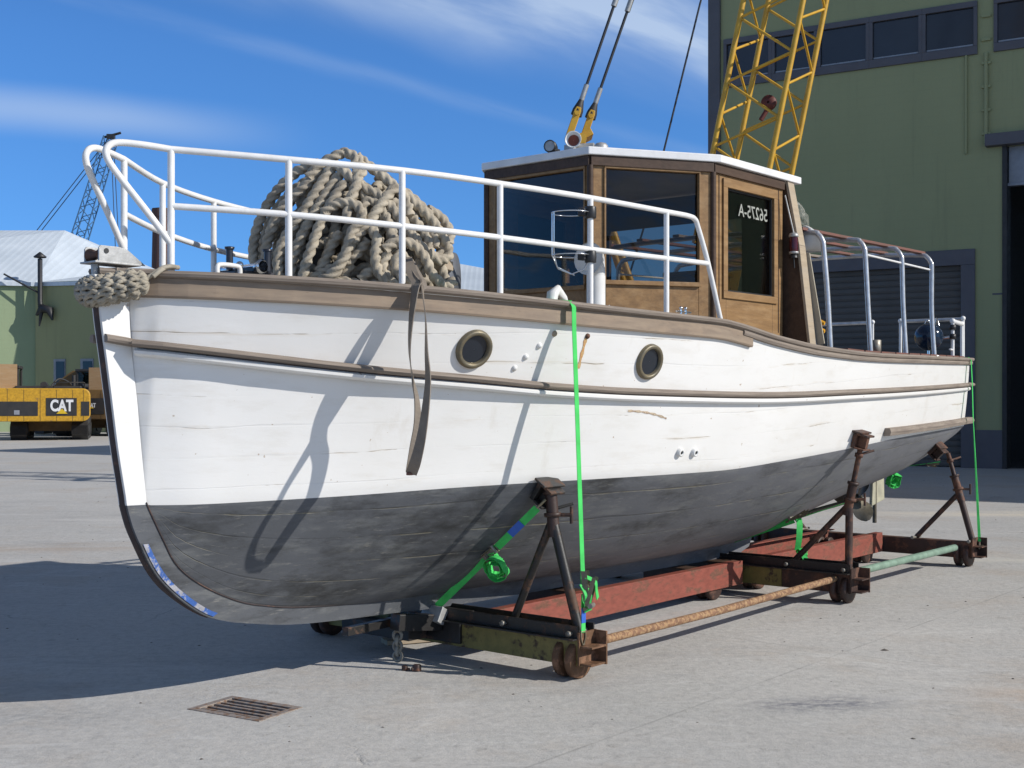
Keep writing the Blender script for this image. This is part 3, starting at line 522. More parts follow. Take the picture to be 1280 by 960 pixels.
# ================================================================== EXCAVATORS
def rounded_box(mb, x0, x1, y0, y1, z0, z1, r, mi=0):
    pts = []
    for cx_, cz_, a0 in ((x1 - r, z1 - r, 0), (x0 + r, z1 - r, 90), (x0 + r, z0 + r, 180), (x1 - r, z0 + r, 270)):
        for k in range(6): a = R(a0 + k * 18); pts.append((cx_ + r * math.cos(a), y0, cz_ + r * math.sin(a)))
    mb.prism(pts, (0, y1 - y0, 0), mi)
def excavator(label, loc, rz, front):
    X0 = -2.1 if front else -1.6; c0_ = -2.25 if front else -1.3; ZL = .76
    t = thing('excavator', label, 'excavator', loc, rz, 'yellow excavators parked by the green shed')
    und = MB()
    for s_ in (-1, 1):
        tk = MB(); xs_ = s_ * 1.15
        prof = [(xs_ - .3, -2.0, .18), (xs_ - .3, -1.75, .0), (xs_ - .3, 1.9, .0), (xs_ - .3, 2.15, .2), (xs_ - .3, 2.2, .55), (xs_ - .3, 2.0, .82), (xs_ - .3, -1.8, .82), (xs_ - .3, -2.05, .55)]
        tk.prism(prof, (.6, 0, 0))
        for i in range(20): tk.bx(xs_ - .31, xs_ + .31, -1.75 + i * .19, -1.68 + i * .19, .82, .87); tk.bx(xs_ - .31, xs_ + .31, -2.09, -2.03, .2 + i * .02, .21 + i * .02)
        to = obj('track', tk, 'machblack', t, .02); wl_ = MB()
        for yy2 in (-1.6, -.8, 0, .8, 1.6): wl_.cyl((xs_ - .33, yy2, .4), (xs_ + .33, yy2, .4), .26, 12)
        obj('track_roller', wl_, 'machblack', to)
    und.bx(-.85, .85, -1.2, 1.2, .35, .85); und.cyl((0, 0, .85), (0, 0, 1.0), .7, 20); obj('undercarriage', und, 'dirtyellow', t)
    bd = MB(); bd.bx(-1.35, 1.35, -1.9, 1.7, 1.0, 1.55); bd.bx(-1.35, 1.35, -1.9, .3, 1.55, 1.95); obj('body', bd, 'cyellow2' if front else 'dirtyellow', t, .04)
    cw = MB(); rounded_box(cw, X0, 1.55, -2.75, -1.9, ZL, 2.06, .28); co = obj('counterweight', cw, 'cyellow2' if front else 'dirtyellow', t, .03)
    pn_ = MB()
    for x0, x1 in ((X0 + .12, -.38), (-.08, 1.06), (1.22, 1.53)): pn_.bx(x0, x1, -2.765, -2.74, .98, 1.54 if x0 != -.08 else 1.68)
    obj('black_panel', pn_, 'machblack', co)
    k_ = 1. if front else .42
    lg = text_mesh('CAT', .58, .012, .022); place_mb(lg, lambda x, y, z: (.50 + x * .74 * k_, -2.775 + z, 1.36 + y * 1.05 * k_)); obj('logo_lettering', lg, 'logow', co)
    tri = MB(); tri.prism([(.51 - .21 * k_, -2.78, 1.36 - .30 * k_), (.51 + .21 * k_, -2.78, 1.36 - .30 * k_), (.51, -2.78, 1.36 - .10 * k_)], (0, -.012, 0)); obj('logo_triangle', tri, 'logoy', co)
    pl_ = MB(); pl_.bx(-1.25, -1.05, -2.78, -2.76, 1.03, 1.2); obj('data_plate', pl_, 'bluedoor', co)
    dt = MB()
    for xx in (-1.5, -.9, -.3, .3, .9, 1.3): dt.bx(xx, xx + .012, -2.756, -2.74, ZL + .02, 2.0)
    obj('panel_seam', dt, 'machblack', co); hr = MB()
    hr.tube([(.2, -2.3, 2.05), (.2, -2.3, 2.3), (1.3, -2.3, 2.3), (1.3, -1.2, 2.3), (1.3, -1.2, 2.0)], .022, 6); obj('handrail', hr, 'machblack', t)
    gl2 = MB()
    for q in range(9): gl2.bx(1.352, 1.37, -1.8, -.6, 1.12 + q * .085, 1.16 + q * .085)
    obj('side_grille', gl2, 'machblack', t); hs2 = MB(); hs2.tube(spline([(.0, -1.4, 2.1), (.3, -1.2, 2.45), (.7, -.9, 2.3), (.9, -.6, 1.95)], 5), .04, 6); obj('hose', hs2, 'machblack', t)
    eh = MB(); eh.bx(-1.25, 1.2, -2.3, -1.2, 1.95, 2.16); eh.cyl((-.2, -2.3, 2.2), (-.2, -1.4, 2.2), .13, 12); eh.cyl((.9, -1.6, 2.1), (.9, -1.6, 2.6), .07, 10); obj('engine_hood', eh, 'machblack', t, .03)
    cb_ = MB(); cb_.bx(c0_, c0_ + .95, .1, 1.8, 1.6, 1.9)
    for cx_ in (c0_, c0_ + .87):
        for cy_ in (.1, 1.72): cb_.bx(cx_, cx_ + .08, cy_, cy_ + .08, 1.9, 2.95)
    cb_.bx(c0_ - .03, c0_ + .98, .05, 1.85, 2.9, 3.02); cbo = obj('cab', cb_, 'machblack', t, .02); gs = MB(); gs.bx(c0_ + .06, c0_ + .89, .12, .15, 1.92, 2.88); gs.bx(c0_ + .06, c0_ + .89, 1.74, 1.77, 1.92, 2.88); gs.bx(c0_ + .015, c0_ + .045, .2, 1.7, 1.92, 2.88); obj('cab_window', gs, 'glass', cbo)
    bo = MB()
    if front: bo.prism([(.0, .6, 1.4), (.0, 1.2, 1.2), (.0, 3.8, 1.5), (.0, 6.0, 1.2), (.0, 6.0, 1.6), (.0, 3.7, 2.0), (.0, 2.4, 1.95)], (.42, 0, 0))
    else: bo.prism([(-1.25, .4, 2.95), (-1.28, .4, 1.7), (-3.0, .4, 1.5), (-3.0, .4, 1.75), (-2.1, .4, 2.6), (-1.6, .4, 2.95)], (0, .45, 0)); obj('boom', bo, 'dirtyellow' if not front else 'cyellow2', t, .02)
    sk = MB(); sk.prism([(.05, 5.6, 1.7), (.05, 6.3, 1.7), (.05, 6.1, 1.0), (.05, 5.8, 1.0)] if front else [(-3.2, .45, 2.0), (-2.9, .45, 2.0), (-2.9, .45, .8), (-3.1, .45, .8)], (.32, 0, 0) if front else (0, .3, 0)); obj('stick', sk, 'dirtyellow', t, .02)
    bk = MB(); bk.prism([(-.3, 6.3, 1.1), (-.3, 5.5, 1.1), (-.3, 5.2, .5), (-.3, 5.5, .06), (-.3, 6.2, .05)] if front else [(-2.7, .1, .85), (-3.3, .1, .85), (-3.5, .1, .4), (-3.2, .1, .04), (-2.8, .1, .04)], (1., 0, 0) if front else (0, 1., 0)); obj('bucket', bk, 'machblack', t, .02)
    return t
excavator('nearer yellow excavator showing its full counterweight with a black logo panel', (-19.0, 51.5, 0), R(17), True)
e2 = excavator('farther dirty excavator half hidden behind the boat stem', (-18.7, 57, 0), R(-2), False)
# the plywood boards
bd_ = thing('plywood_board', 'plywood board standing above the hood of the nearer excavator at far left', 'board', (-20.2, 48.85, 2.06), R(17), 'plywood boards near the excavators')
b_ = MB(); b_.bx(-1.0, .74, -.02, .02, .0, .95); obj('panel', b_, 'ply', bd_)
bd2 = thing('plywood_board', 'plywood board beside the cab of the farther excavator, next to the stem', 'board', (-18.25, 54.55, 2.06), R(-3), 'plywood boards near the excavators')
b_ = MB(); b_.bx(-.28, .32, -.02, .02, .0, .96); obj('panel', b_, 'ply', bd2)
# ================================================================== YELLOW CRANE behind the boat
yc = thing('yellow_lattice_crane', 'yellow crawler crane with a tall lattice boom standing behind the wheelhouse', 'crane', (3.3, 22, 0), 0)
foot = Vector((.17, 0, 1.9)); tip = Vector((5.6, 0, 29.0))
bm_ = MB(); f2 = foot + (tip - foot) * .085
lattice(bm_, f2, tip, 1.09, 1.09, 22, .05, 8, rot=R(31), lr=.024)
bmo = obj('boom', bm_, 'cyellow', yc)
b_ = MB(); b_.bar(foot + Vector((0, -.4, 0)), f2 + Vector((0, -.5, 0)), .12, .2); b_.bar(foot + Vector((0, .4, 0)), f2 + Vector((0, .5, 0)), .12, .2); obj('boom_foot', b_, 'cyellow', bmo)
b_ = MB(); hk = Vector((1.15, -.42, 6.75)); b_.lathe([(.02, -.05), (.13, -.04), (.13, .04), (.02, .05)], hk, (.5, 1, 0), 18); b_.tube([hk + Vector((-.02, 0, -.1)), hk + Vector((-.14, 0, -.3))], .04, 8); obj('guide_sheave', b_, 'cranered', bmo)
b_ = MB(); b_.bx(-3.1, .9, -1.4, 1.4, 1.15, 1.5); b_.bx(-3.1, -.9, -1.35, 1.35, 1.5, 3.2); b_.bx(-.7, .6, .5, 1.4, 1.5, 3.1); obj('house', b_, 'cyellow', yc, .04)
b_ = MB(); b_.bx(-.72, .62, -1.42, -.5, 1.5, 2.2); 
for xx in (-.7, .52):
    for y2 in (-1.4, -.6): b_.bx(xx, xx + .08, y2, y2 + .08, 2.2, 3.1)
b_.bx(-.75, .65, -1.45, -.48, 3.1, 3.2); cbo = obj('cab', b_, 'cyellow', yc, .02); g_ = MB(); g_.bx(-.62, .52, -1.39, -1.36, 2.2, 3.1); g_.bx(.56, .59, -1.32, -.6, 2.2, 3.1); obj('cab_window', g_, 'glass', cbo)
for s_ in (-1, 1):
    b_ = MB(); b_.prism([(-3.0, s_ * 1.7 - .35, .45), (-2.7, s_ * 1.7 - .35, .0), (1.7, s_ * 1.7 - .35, 0), (2.0, s_ * 1.7 - .35, .45), (1.7, s_ * 1.7 - .35, .9), (-2.7, s_ * 1.7 - .35, .9)], (0, .7, 0)); obj('track', b_, 'machblack', yc, .03)
b_ = MB(); b_.bx(-2, 1, -1.4, 1.4, .5, 1.15); obj('undercarriage', b_, 'machblack', yc)
b_ = MB()
for dy in (-.55, .55): b_.tube([(-2.6, dy, 3.2), (-2.1, dy * .6, 6.12)], .07, 8); b_.tube([(-1.1, dy, 3.2), (-2.1, dy * .6, 6.12)], .06, 8)
b_.tube([(-2.1, -.5, 6.12), (-2.1, .5, 6.12)], .09, 8); obj('gantry', b_, 'cyellow', yc)
for k_, (x0, z0, x1, z1, dy) in enumerate(((-2.30, 6.22, -1.463, 8.66, -.2), (-2.03, 6.27, -1.20, 8.66, .25))):
    a_ = Vector((x0, dy, z0)); d_ = (Vector((x1, dy, z1)) - a_).normalized(); sd = Vector((d_.z, 0, -d_.x))
    b_ = MB(); b_.tube([a_ + d_ * .75, a_ + d_ * 2.55], .026, 8); b_.tube([a_ + d_ * 2.62, tip], .026, 8); co_ = obj('pendant', b_, 'cable', yc)
    b_ = MB(); b_.tube([a_ + d_ * .38, a_ + d_ * .48, a_ + d_ * .70], [.10, .095, .035], 10); b_.tube([a_ + d_ * .66, a_ + d_ * .95], .045, 8, 1); obj('socket', b_, ['machblack', 'galv'], co_)
    b_ = MB(); b_.tube([a_ + d_ * 2.4, a_ + d_ * 2.7], .05, 8, 0); obj('coupling', b_, 'galv', co_)
    b_ = MB()
    for q in (-.07, .07): b_.prism([a_ + Vector((0, q - .02, 0)) - sd * .06 - d_ * .05, a_ + Vector((0, q - .02, 0)) + sd * .06 - d_ * .05, a_ + Vector((0, q - .02, 0)) + sd * .06 + d_ * .45, a_ + Vector((0, q - .02, 0)) + sd * .04 + d_ * .52, a_ + Vector((0, q - .02, 0)) - sd * .04 + d_ * .52, a_ + Vector((0, q - .02, 0)) - sd * .06 + d_ * .45], (0, .04, 0))
    b_.tube([a_ + d_ * .4 + Vector((0, -.13, 0)), a_ + d_ * .4 + Vector((0, .13, 0))], .04, 8, 0); b_.tube([a_ + Vector((0, -.13, 0)), a_ + Vector((0, .13, 0))], .045, 8); obj('link_plate', b_, 'cyellow', co_, .01)
b_ = MB(); b_.tube([(-.85, .2, 5.0), (.05, .2, 8.66), tip], .018, 6); b_.tube([(-.85, .2, 5.0), (-1.4, .2, 3.2)], .018, 6); obj('hoist_rope', b_, 'cable', yc)
b_ = MB(); b_.bar((-2.25, 0, 6.12), (-1.9, 0, 6.3), .5, .12); obj('bridle_block', b_, 'cyellow', yc, .01)
# ================================================================== BOAT
boat = thing('wooden_motor_boat', 'old white wooden motor launch with grey bottom and brown wheelhouse standing on a steel cradle', 'boat', (2.3, 0, .27), boat=True)
Bf = pchip([(-2.34, .06), (-2.3, .09), (-2.2, .20), (-2.1, .30), (-1.94, .435), (-1.68, .62), (-1.14, .885), (-.54, 1.06), (.165, 1.18), (.83, 1.26), (1.4, 1.31), (2.5, 1.35), (3.5, 1.33), (4.5, 1.27), (5.5, 1.14), (6.3, 1.0), (7.05, .85)])
Sf = pchip([(-2.5, 2.235), (-2.35, 2.228), (-1.9, 2.213), (-1.2, 2.19), (-.64, 2.17), (.02, 2.147), (.69, 2.130), (1.24, 2.118), (1.47, 2.097), (1.93, 2.037), (2.64, 1.985), (3.47, 1.968), (5.28, 1.992), (7.15, 2.03)])
WWf = pchip([(-2.3, 1.085), (-1.99, 1.078), (-1.37, 1.088), (-.45, 1.113), (.5, 1.121), (1.5, 1.125), (2.4, 1.165), (3.45, 1.222), (4.4, 1.272), (5.5, 1.305), (7.05, 1.335)])
BWf = pchip([(-2.18, .05), (-1.99, .16), (-1.765, .255), (-1.37, .41), (-1.02, .54), (-.45, .72), (0, .835), (.5, .955), (1.5, 1.10), (2.4, 1.165), (3.4, 1.185), (4.4, 1.14), (5.5, 1.03), (6.3, .92), (7.05, .79)])
RBf = pchip([(-2.285, 2.13), (-2.262, 1.8), (-2.228, 1.522), (-2.18, 1.085), (-2.10, .93), (-2.03, .80), (-1.86, .657), (-1.66, .548), (-1.33, .466), (-.54, .405), (.5, .39), (2, .38), (3.2, .39), (3.7, .43), (4.2, .51), (5, .64), (6, .80), (6.5, .90), (7.05, 1.06)])
PWf = pchip([(-2.2, 1.), (-1.5, .88), (-.5, .72), (.5, .62), (2, .57), (3.5, .58), (5, .52), (6, .40), (7.05, .33)])
FLf = pchip([(-2.3, .1), (-1.8, .5), (-1.0, .45), (0, .1), (1.5, -.25), (4, -.45), (7.05, -.5)])
def hv(u, w):
    wr = RBf(u); ww = max(WWf(u), wr); S = Sf(u)
    if w >= ww:
        bw = BWf(u) if wr < WWf(u) else .05; s = (w - ww) / max(S - ww, .02); k = FLf(u); return bw + (Bf(u) - bw) * (s + k * (s * s - s))
    t = max(0., (w - wr) / max(ww - wr, 1e-3)); return .05 + (BWf(u) - .05) * t ** PWf(u)
US = sorted(set([-2.285, -2.28, -2.274, -2.268, -2.262, -2.25, -2.24, -2.228, -2.215, -2.2, -2.19, -2.18, -2.16, -2.13, -2.1, -2.06, -2.03, -1.98, -1.92, -1.86, -1.8, -1.73, -1.66, -1.58] + [round(-1.5 + i * .12, 3) for i in range(72)] + [7.05]))
US = [u for u in US if u <= 7.05]
NB, NTp = 16, 18
hm = MB()
for sg in (1, -1):
    low = []; up_ = []; uvl = []; uvu = []
    for u in US:
        wr = RBf(u); ww = max(WWf(u), wr); top_ = Sf(u) - .03; c1 = []; c2 = []; k1 = []; k2 = []
        for i in range(NB + 1):
            t = (i / NB) ** 1.6; w = wr + (ww - wr) * t; c1.append((u, sg * hv(u, w), w)); k1.append((u, 6 * (i / NB)))
        for i in range(NTp + 1):
            t = i / NTp; w = ww + max(top_ - ww, 0) * t; c2.append((u, sg * hv(u, w), w)); k2.append((u, (w - WWf(u)) / .155))
        low.append(c1); up_.append(c2); uvl.append(k1); uvu.append(k2)
    hm.grid(low, 1, True, uvl); hm.grid(up_, 0, True, uvu)
# transom
u = 7.05; pr = [(u, hv(u, RBf(u) + (Sf(u) - .03 - RBf(u)) * (i / 20) ** 1.3), RBf(u) + (Sf(u) - .03 - RBf(u)) * (i / 20) ** 1.3) for i in range(21)]
hm.grid([[p, (p[0] + .02, 0, p[2]), (p[0], -p[1], p[2])] for p in pr], 0, False)
hull = obj('hull', hm, ['white', 'anti'], boat, merge=True)
# stem and keel timber
STEM = [(-2.455, 2.20), (-2.43, 2.11), (-2.416, 1.984), (-2.388, 1.8), (-2.359, 1.6), (-2.325, 1.36), (-2.284, 1.131), (-2.277, 1.085), (-2.245, .98), (-2.203, .889), (-2.14, .77), (-2.065, .676), (-1.95, .575), (-1.822, .491), (-1.70, .445), (-1.565, .414), (-1.258, .363), (-.9, .338), (-.471, .321), (0, .30), (1, .285), (2.4, .28), (3.75, .28), (3.98, .44)]
RAB = [(-2.285, 2.19), (-2.283, 2.11), (-2.275, 1.95), (-2.262, 1.8), (-2.236, 1.6), (-2.212, 1.36), (-2.184, 1.12), (-2.18, 1.085), (-2.13, .985), (-2.08, .89), (-2.02, .785), (-1.93, .70), (-1.80, .62), (-1.66, .555), (-1.56, .52), (-1.45, .495), (-1.25, .46), (-.9, .43), (-.5, .41), (0, .41), (1, .40), (2.4, .40), (3.4, .42), (3.9, .49)]
def smooth2(a): return [p.to_tuple() for p in spline([(x, z, 0) for x, z in a], 3)]
S3 = smooth2(STEM); R3 = smooth2(RAB); ks = MB()
for sg in (1, -1):
    for i in range(len(S3) - 1):
        q = [(S3[i][0], .036 * sg, S3[i][1]), (R3[i][0], .058 * sg, R3[i][1]), (R3[i + 1][0], .058 * sg, R3[i + 1][1]), (S3[i + 1][0], .036 * sg, S3[i + 1][1])]
        md_ = 1 if (S3[i][1] + S3[i + 1][1]) / 2 < 1.088 else 0; uvq = [(a[2] * .9, 8.9 + .2 * k) if md_ == 0 else (a[0], 8.9 + .2 * k) for k, a in zip((0, 1, 1, 0), q)]
        ks.add(q, [(0, 1, 2, 3)], md_, False, [uvq])
for i in range(len(S3) - 1): ks.add([(S3[i][0], .036, S3[i][1]), (S3[i][0], -.036, S3[i][1]), (S3[i + 1][0], -.036, S3[i + 1][1]), (S3[i + 1][0], .036, S3[i + 1][1])], [(0, 1, 2, 3)], 1 if S3[i][1] < 1.088 else 0)
ks.add([(S3[-1][0], .036, S3[-1][1]), (R3[-1][0], .058, R3[-1][1]), (R3[-1][0], -.058, R3[-1][1]), (S3[-1][0], -.036, S3[-1][1])], [(0, 1, 2, 3)], 1)
obj('stem_and_keel', ks, ['white', 'anti'], boat, merge=True)
# dark iron stem band
sbn = MB(); band_pts = [(x + .004, 0, z) for x, z, _ in S3 if z < 2.16 and x < -1.75]
sbn.tube(band_pts, [.020 if i < len(band_pts) - 8 else .020 - .002 * (i - len(band_pts) + 8) for i in range(len(band_pts))], 10, sc=(1, 1)); obj('stem_band', sbn, 'stemband', boat)
bl = MB(); rows = []
for i, (x, z, _) in enumerate(S3):
    if .47 < z < .90 and x < -1.5:
        dx, dz = R3[i][0] - x, R3[i][1] - z; ll = math.hypot(dx, dz); rows.append([(x + dx / ll * .012, .0425, z + dz / ll * .012), (x + dx / ll * .040, .047, z + dz / ll * .05)])
bl.grid(rows, 0, False); obj('blue_chafing_strip', bl, 'bluepaint', boat)
# rabbet caulking line
rl = MB(); rl.tube([(x, .060, z) for x, z, _ in R3 if x < 1.0 and z < 1.12], .004, 5); obj('rabbet_seam', rl, 'stemband', boat)
def sweep_uw(mb, us, fn, prof, sg, mi=0, grow=0.):
    """profile (out, up) swept along the hull side"""
    rows = []; uvs = []; n = len(prof)
    for k, u in enumerate(us):
        v, w = fn(u); e = .02; v2, _ = fn(min(u + e, us[-1])); v1_, _ = fn(max(u - e, us[0])); du = (min(u + e, us[-1]) - max(u - e, us[0])); tn = Vector((du, v2 - v1_, 0)).normalized(); nr = Vector((-tn.y, tn.x, 0)); g2 = 1 + grow * min(1., max(0., (.3 - u) / 1.6)); ta = min(1., .25 + max(0., (u + 2.42) / .25)) if grow else 1.
        rows.append([(u + nr.x * (a * g2 if a > 0 else a) * ta, sg * (v + nr.y * (a * g2 if a > 0 else a) * ta), w + b) for a, b in prof + [prof[0]]]); uvs.append([(u, (w_i) * .05) for w_i in range(n + 1)])
    mb.grid(rows, mi, False, uvs); mb.add(rows[0][:-1], [tuple(range(n))], mi); mb.add(rows[-1][:-1], [tuple(range(n))], mi)
def frange(a, b, s): n = max(1, int(round((b - a) / s))); return [a + (b - a) * i / n for i in range(n + 1)]
for sg, nm in ((1, 'port'), (-1, 'starboard')):
    cp = MB(); sweep_uw(cp, [-2.42, -2.38, -2.34, -2.3, -2.25] + frange(-2.2, 7.1, .1), lambda u: (Bf(u) if u > -2.34 else max(.012, .06 * (u + 2.46) / .12), Sf(u)), [(-.12, -.028), (.012, -.034), (.028, -.026), (.034, -.012), (.028, .0), (.012, .004), (-.12, .004)], sg)
    obj('capping_rail', cp, 'teakgrey', boat)
    bu = MB(); sweep_uw(bu, [-2.36, -2.33, -2.3, -2.25] + frange(-2.2, 1.62, .1), lambda u: ((hv(max(u, -2.28), Sf(u) - .07) if u > -2.28 else .07 + (u + 2.28) * .3), Sf(u)), [(-.01, -.034), (.016, -.034), (.017, -.118), (.011, -.128), (-.01, -.128)], sg)
    obj('bulwark_strake', bu, 'teak', boat)
    if 1:
        bu = MB(); sweep_uw(bu, frange(1.5, 7.08, .1), lambda u: (hv(u, Sf(u) - .05), Sf(u)), [(-.01, -.034), (.022, -.034), (.026, -.05), (.02, -.066), (-.01, -.07)], sg); obj('beading', bu, 'teakgrey', boat)
    RU = pchip([(-2.42, 1.897), (-1.94, 1.832), (-1.3, 1.762), (-.66, 1.715), (-.09, 1.676), (.59, 1.650), (1.83, 1.634), (3.36, 1.664), (5, 1.705), (7.1, 1.758)])
    def rv(u, RU=RU): w = RU(u); return ((hv(u, w) if u > -2.27 else .05 + max(0, (u + 2.42)) * .03), w)
    ru = MB(); sweep_uw(ru, [-2.41, -2.36, -2.32, -2.28] + frange(-2.25, 7.12, .09), rv, [(-.01, .022), (.03, .020), (.046, .010), (.05, -.002), (.044, -.012), (.03, -.018), (-.01, -.018)], sg, 0, .95); obj('rubbing_strake', ru, 'teakgrey', boat)
    r2 = MB(); sweep_uw(r2, frange(-2.25, 7.0, .09), rv, [(-.01, -.024), (.026, -.024), (.034, -.034), (.032, -.048), (.020, -.058), (-.01, -.06)], sg, 0, .9); obj('lower_moulding', r2, 'white', boat)
    r3 = MB(); sweep_uw(r3, frange(-2.0, 6.9, .09), rv, [(-.01, -.0185), (.0285, -.0185), (.0285, -.0238), (-.01, -.0238)], sg, 0, .9); obj('moulding_seam', r3, 'stemband', boat)
    qs = MB(); sweep_uw(qs, frange(4.1, 7.18, .1), lambda u: (hv(min(u, 7.05), 1.36 + (u - 4.1) * .017), 1.335 + (u - 4.1) * .018), [(-.01, -.032), (.045, -.03), (.055, 0), (.045, .032), (-.01, .034)], sg); obj('stern_strake', qs, 'teakgrey', boat)
# transom cap
tcp = MB(); tcp.bar((7.06, -.86, 2.015), (7.06, .86, 2.015), .12, .035); obj('transom_capping', tcp, 'teakgrey', boat, .006)
# deck: foredeck, side decks, cockpit
dk = MB(); rows = []
for u in [-2.3, -2.2] + frange(-2.1, 2.76, .18): rows.append([(u, (Bf(u) - .02) * t, Sf(u) - .03 + .03 * (1 - t * t)) for t in (-1, -.75, -.5, -.25, 0, .25, .5, .75, 1)])
dk.grid(rows, 0, True)
for sg in (1, -1):
    rows = [[(u, sg * (Bf(u) - .02), Sf(u) - .03), (u, sg * (Bf(u) - .28), Sf(u) - .02), (u, sg * (Bf(u) - .28), 1.35)] for u in frange(2.76, 7.02, .2)]; dk.grid(rows, 0, False)
dk.grid([[(u, -Bf(u) + .28, 1.35), (u, Bf(u) - .28, 1.35)] for u in frange(2.76, 7.02, .3)], 0, False)
obj('deck', dk, 'deck', boat)
# oxide coloured inner planks along the aft rail
ip = MB()
for i in range(11):
    u0 = 3.1 + i * .34; 
    ip.bar((u0, Bf(u0) - .07, Sf(u0) + .011), (u0 + .31, Bf(u0 + .31) - .07, Sf(u0 + .31) + .011), .10, .014); ip.bar((u0, -Bf(u0) + .07, Sf(u0) + .011), (u0 + .31, -Bf(u0 + .31) + .07, Sf(u0 + .31) + .011), .10, .014)
obj('toe_planks', ip, 'oxide', boat)
# portholes
def side_frame(u, w):
    e = .03; v = hv(u, w); t = Vector((2 * e, hv(u + e, w) - hv(u - e, w), 0)).normalized(); up = Vector((0, hv(u, w + e) - hv(u, w - e), 2 * e)).normalized(); n = Vector((-t.y, t.x, 0)); n = up.cross(t) if up.cross(t).y > 0 else t.cross(up)
    return Vector((u, v, w)), t, n.normalized(), up
def find_u(pxx, pyy):
    v = .9
    for _ in range(30): u, w = at(pxx, pyy, v); v = .5 * v + .5 * hv(u, w)
    return u, w
for pxx, pyy in ((592, 436), (811, 452)):
    u, w = find_u(pxx, pyy)
    for sg in (1, -1):
        c, t, n, up = side_frame(u, w); F_ = lambda V: Vector((V.x, V.y * sg, V.z))
        ph = MB(); ph.lathe([(.078, .004), (.082, .020), (.088, .026), (.100, .026), (.108, .020), (.112, -.004)], F_(c), F_(n), 36)
        po = obj('porthole', ph, 'bronze', boat)
        g_ = MB(); g_.lathe([(.001, .0055), (.079, .0055)], F_(c), F_(n), 28); obj('porthole_glass', g_, 'winglass', po)
# wooden plugs, scupper outlets, stain bolt
for i, (pxx, pyy, mt) in enumerate(((693, 417, 'palewood'), (674, 432, 'wplastic'), (657, 446, 'wplastic'), (643, 460, 'wplastic'))):
    u, w = find_u(pxx, pyy); c, t, n, up = side_frame(u, w); b_ = MB(); b_.lathe([(.018, -.004), (.017, .006), (.010, .013), (.001, .015)], c, n, 14); obj('plug', b_, mt, boat)
for pxx, pyy in ((849, 565), (867, 565)):
    u, w = find_u(pxx, pyy); c, t, n, up = side_frame(u, w); b_ = MB(); b_.lathe([(.012, .02), (.015, .026), (.026, .022), (.03, -.004)], c, n, 18); so_ = obj('outlet', b_, 'wplastic', boat); b_ = MB(); b_.lathe([(.001, .017), (.0125, .017)], c, n, 14); obj('outlet_bore', b_, 'black', so_)
u, w = find_u(734, 420); c, t, n, up = side_frame(u, w); b_ = MB(); b_.lathe([(.017, -.004), (.016, .008), (.001, .012)], c, n, 8); obj('rusty_bolt', b_, 'steelbrn', boat)
st_ = MB(); rows = []
for i in range(9):
    ww_ = w - .01 - i * .022; c, t, n, up = side_frame(u - .006, ww_); hw = .010 + .004 * math.sin(i * 1.9); rows.append([c + t * hw + n * .0022, c - t * hw + n * .0022])
st_.grid(rows, 0, True); obj('rust_streak', st_, rusty('streak_rust', (.62, .42, .20), (.50, .24, .08), 40, .5), boat)
u0, w0_ = find_u(785, 513); st_ = MB(); rows = []
for i in range(16): uu_ = u0 + i * .024; c, t, n, up = side_frame(uu_, w0_ - .003 - .00022 * i * i); hw = .006 * (1 + .5 * math.sin(i * 2.1)); rows.append([c + up * hw + n * .0022, c - up * hw + n * .0022])
st_.grid(rows, 0, True); obj('flaked_paint_scar', st_, rusty('scar_rust', (.60, .48, .34), (.35, .24, .16), 30, .5), boat)
# ---------------- bow rails
PST = [(-2.14, .2), (-1.68, .53), (-1.14, .79), (-.54, .95), (.165, 1.05), (.833, 1.15)]; TW = [2.822, 2.800, 2.792, 2.786, 2.786, 2.773]; MW = [2.545, 2.526, 2.503, 2.491, 2.484, 2.482]
for sg in (1, -1):
    top_pts = [(-2.14, .2, 2.36), (-2.24, .16, 2.50), (-2.385, .105, 2.69), (-2.425, .088, 2.765), (-2.413, .088, 2.81), (-2.365, .10, 2.832), (-2.265, .145, 2.832)] + [(u, v, w) for (u, v), w in zip(PST, TW)] + [(1.06, 1.172, 2.77), (1.125, 1.178, 2.755), (1.16, 1.18, 2.71), (1.27, 1.188, 2.49), (1.41, 1.2, 2.13)]
    sp_ = spline([(a, b * sg, c) for a, b, c in top_pts[:8]], 5)[:-1] + spline([(a, b * sg, c) for a, b, c in top_pts[7:]], 5)
    mb = MB(); mb.tube(sp_, .017, 10); ro = obj('bow_rail', mb, 'rail', boat)
    mb = MB(); mb.tube(spline([(u, v * sg, w) for (u, v), w in zip(PST, MW)] + [(1.27, 1.188 * sg, 2.485)], 4), .0165, 10); obj('mid_rail', mb, 'rail', ro)
    for (u, v), w in zip(PST, TW):
        mb = MB(); mb.tube([(u, v * sg, Sf(u) - .02), (u, v * sg, w)], .0175, 10); mb.lathe([(.034, 0), (.034, .008), (.02, .012)], (u, v * sg, Sf(u) - .002)); obj('post', mb, 'rail', ro)
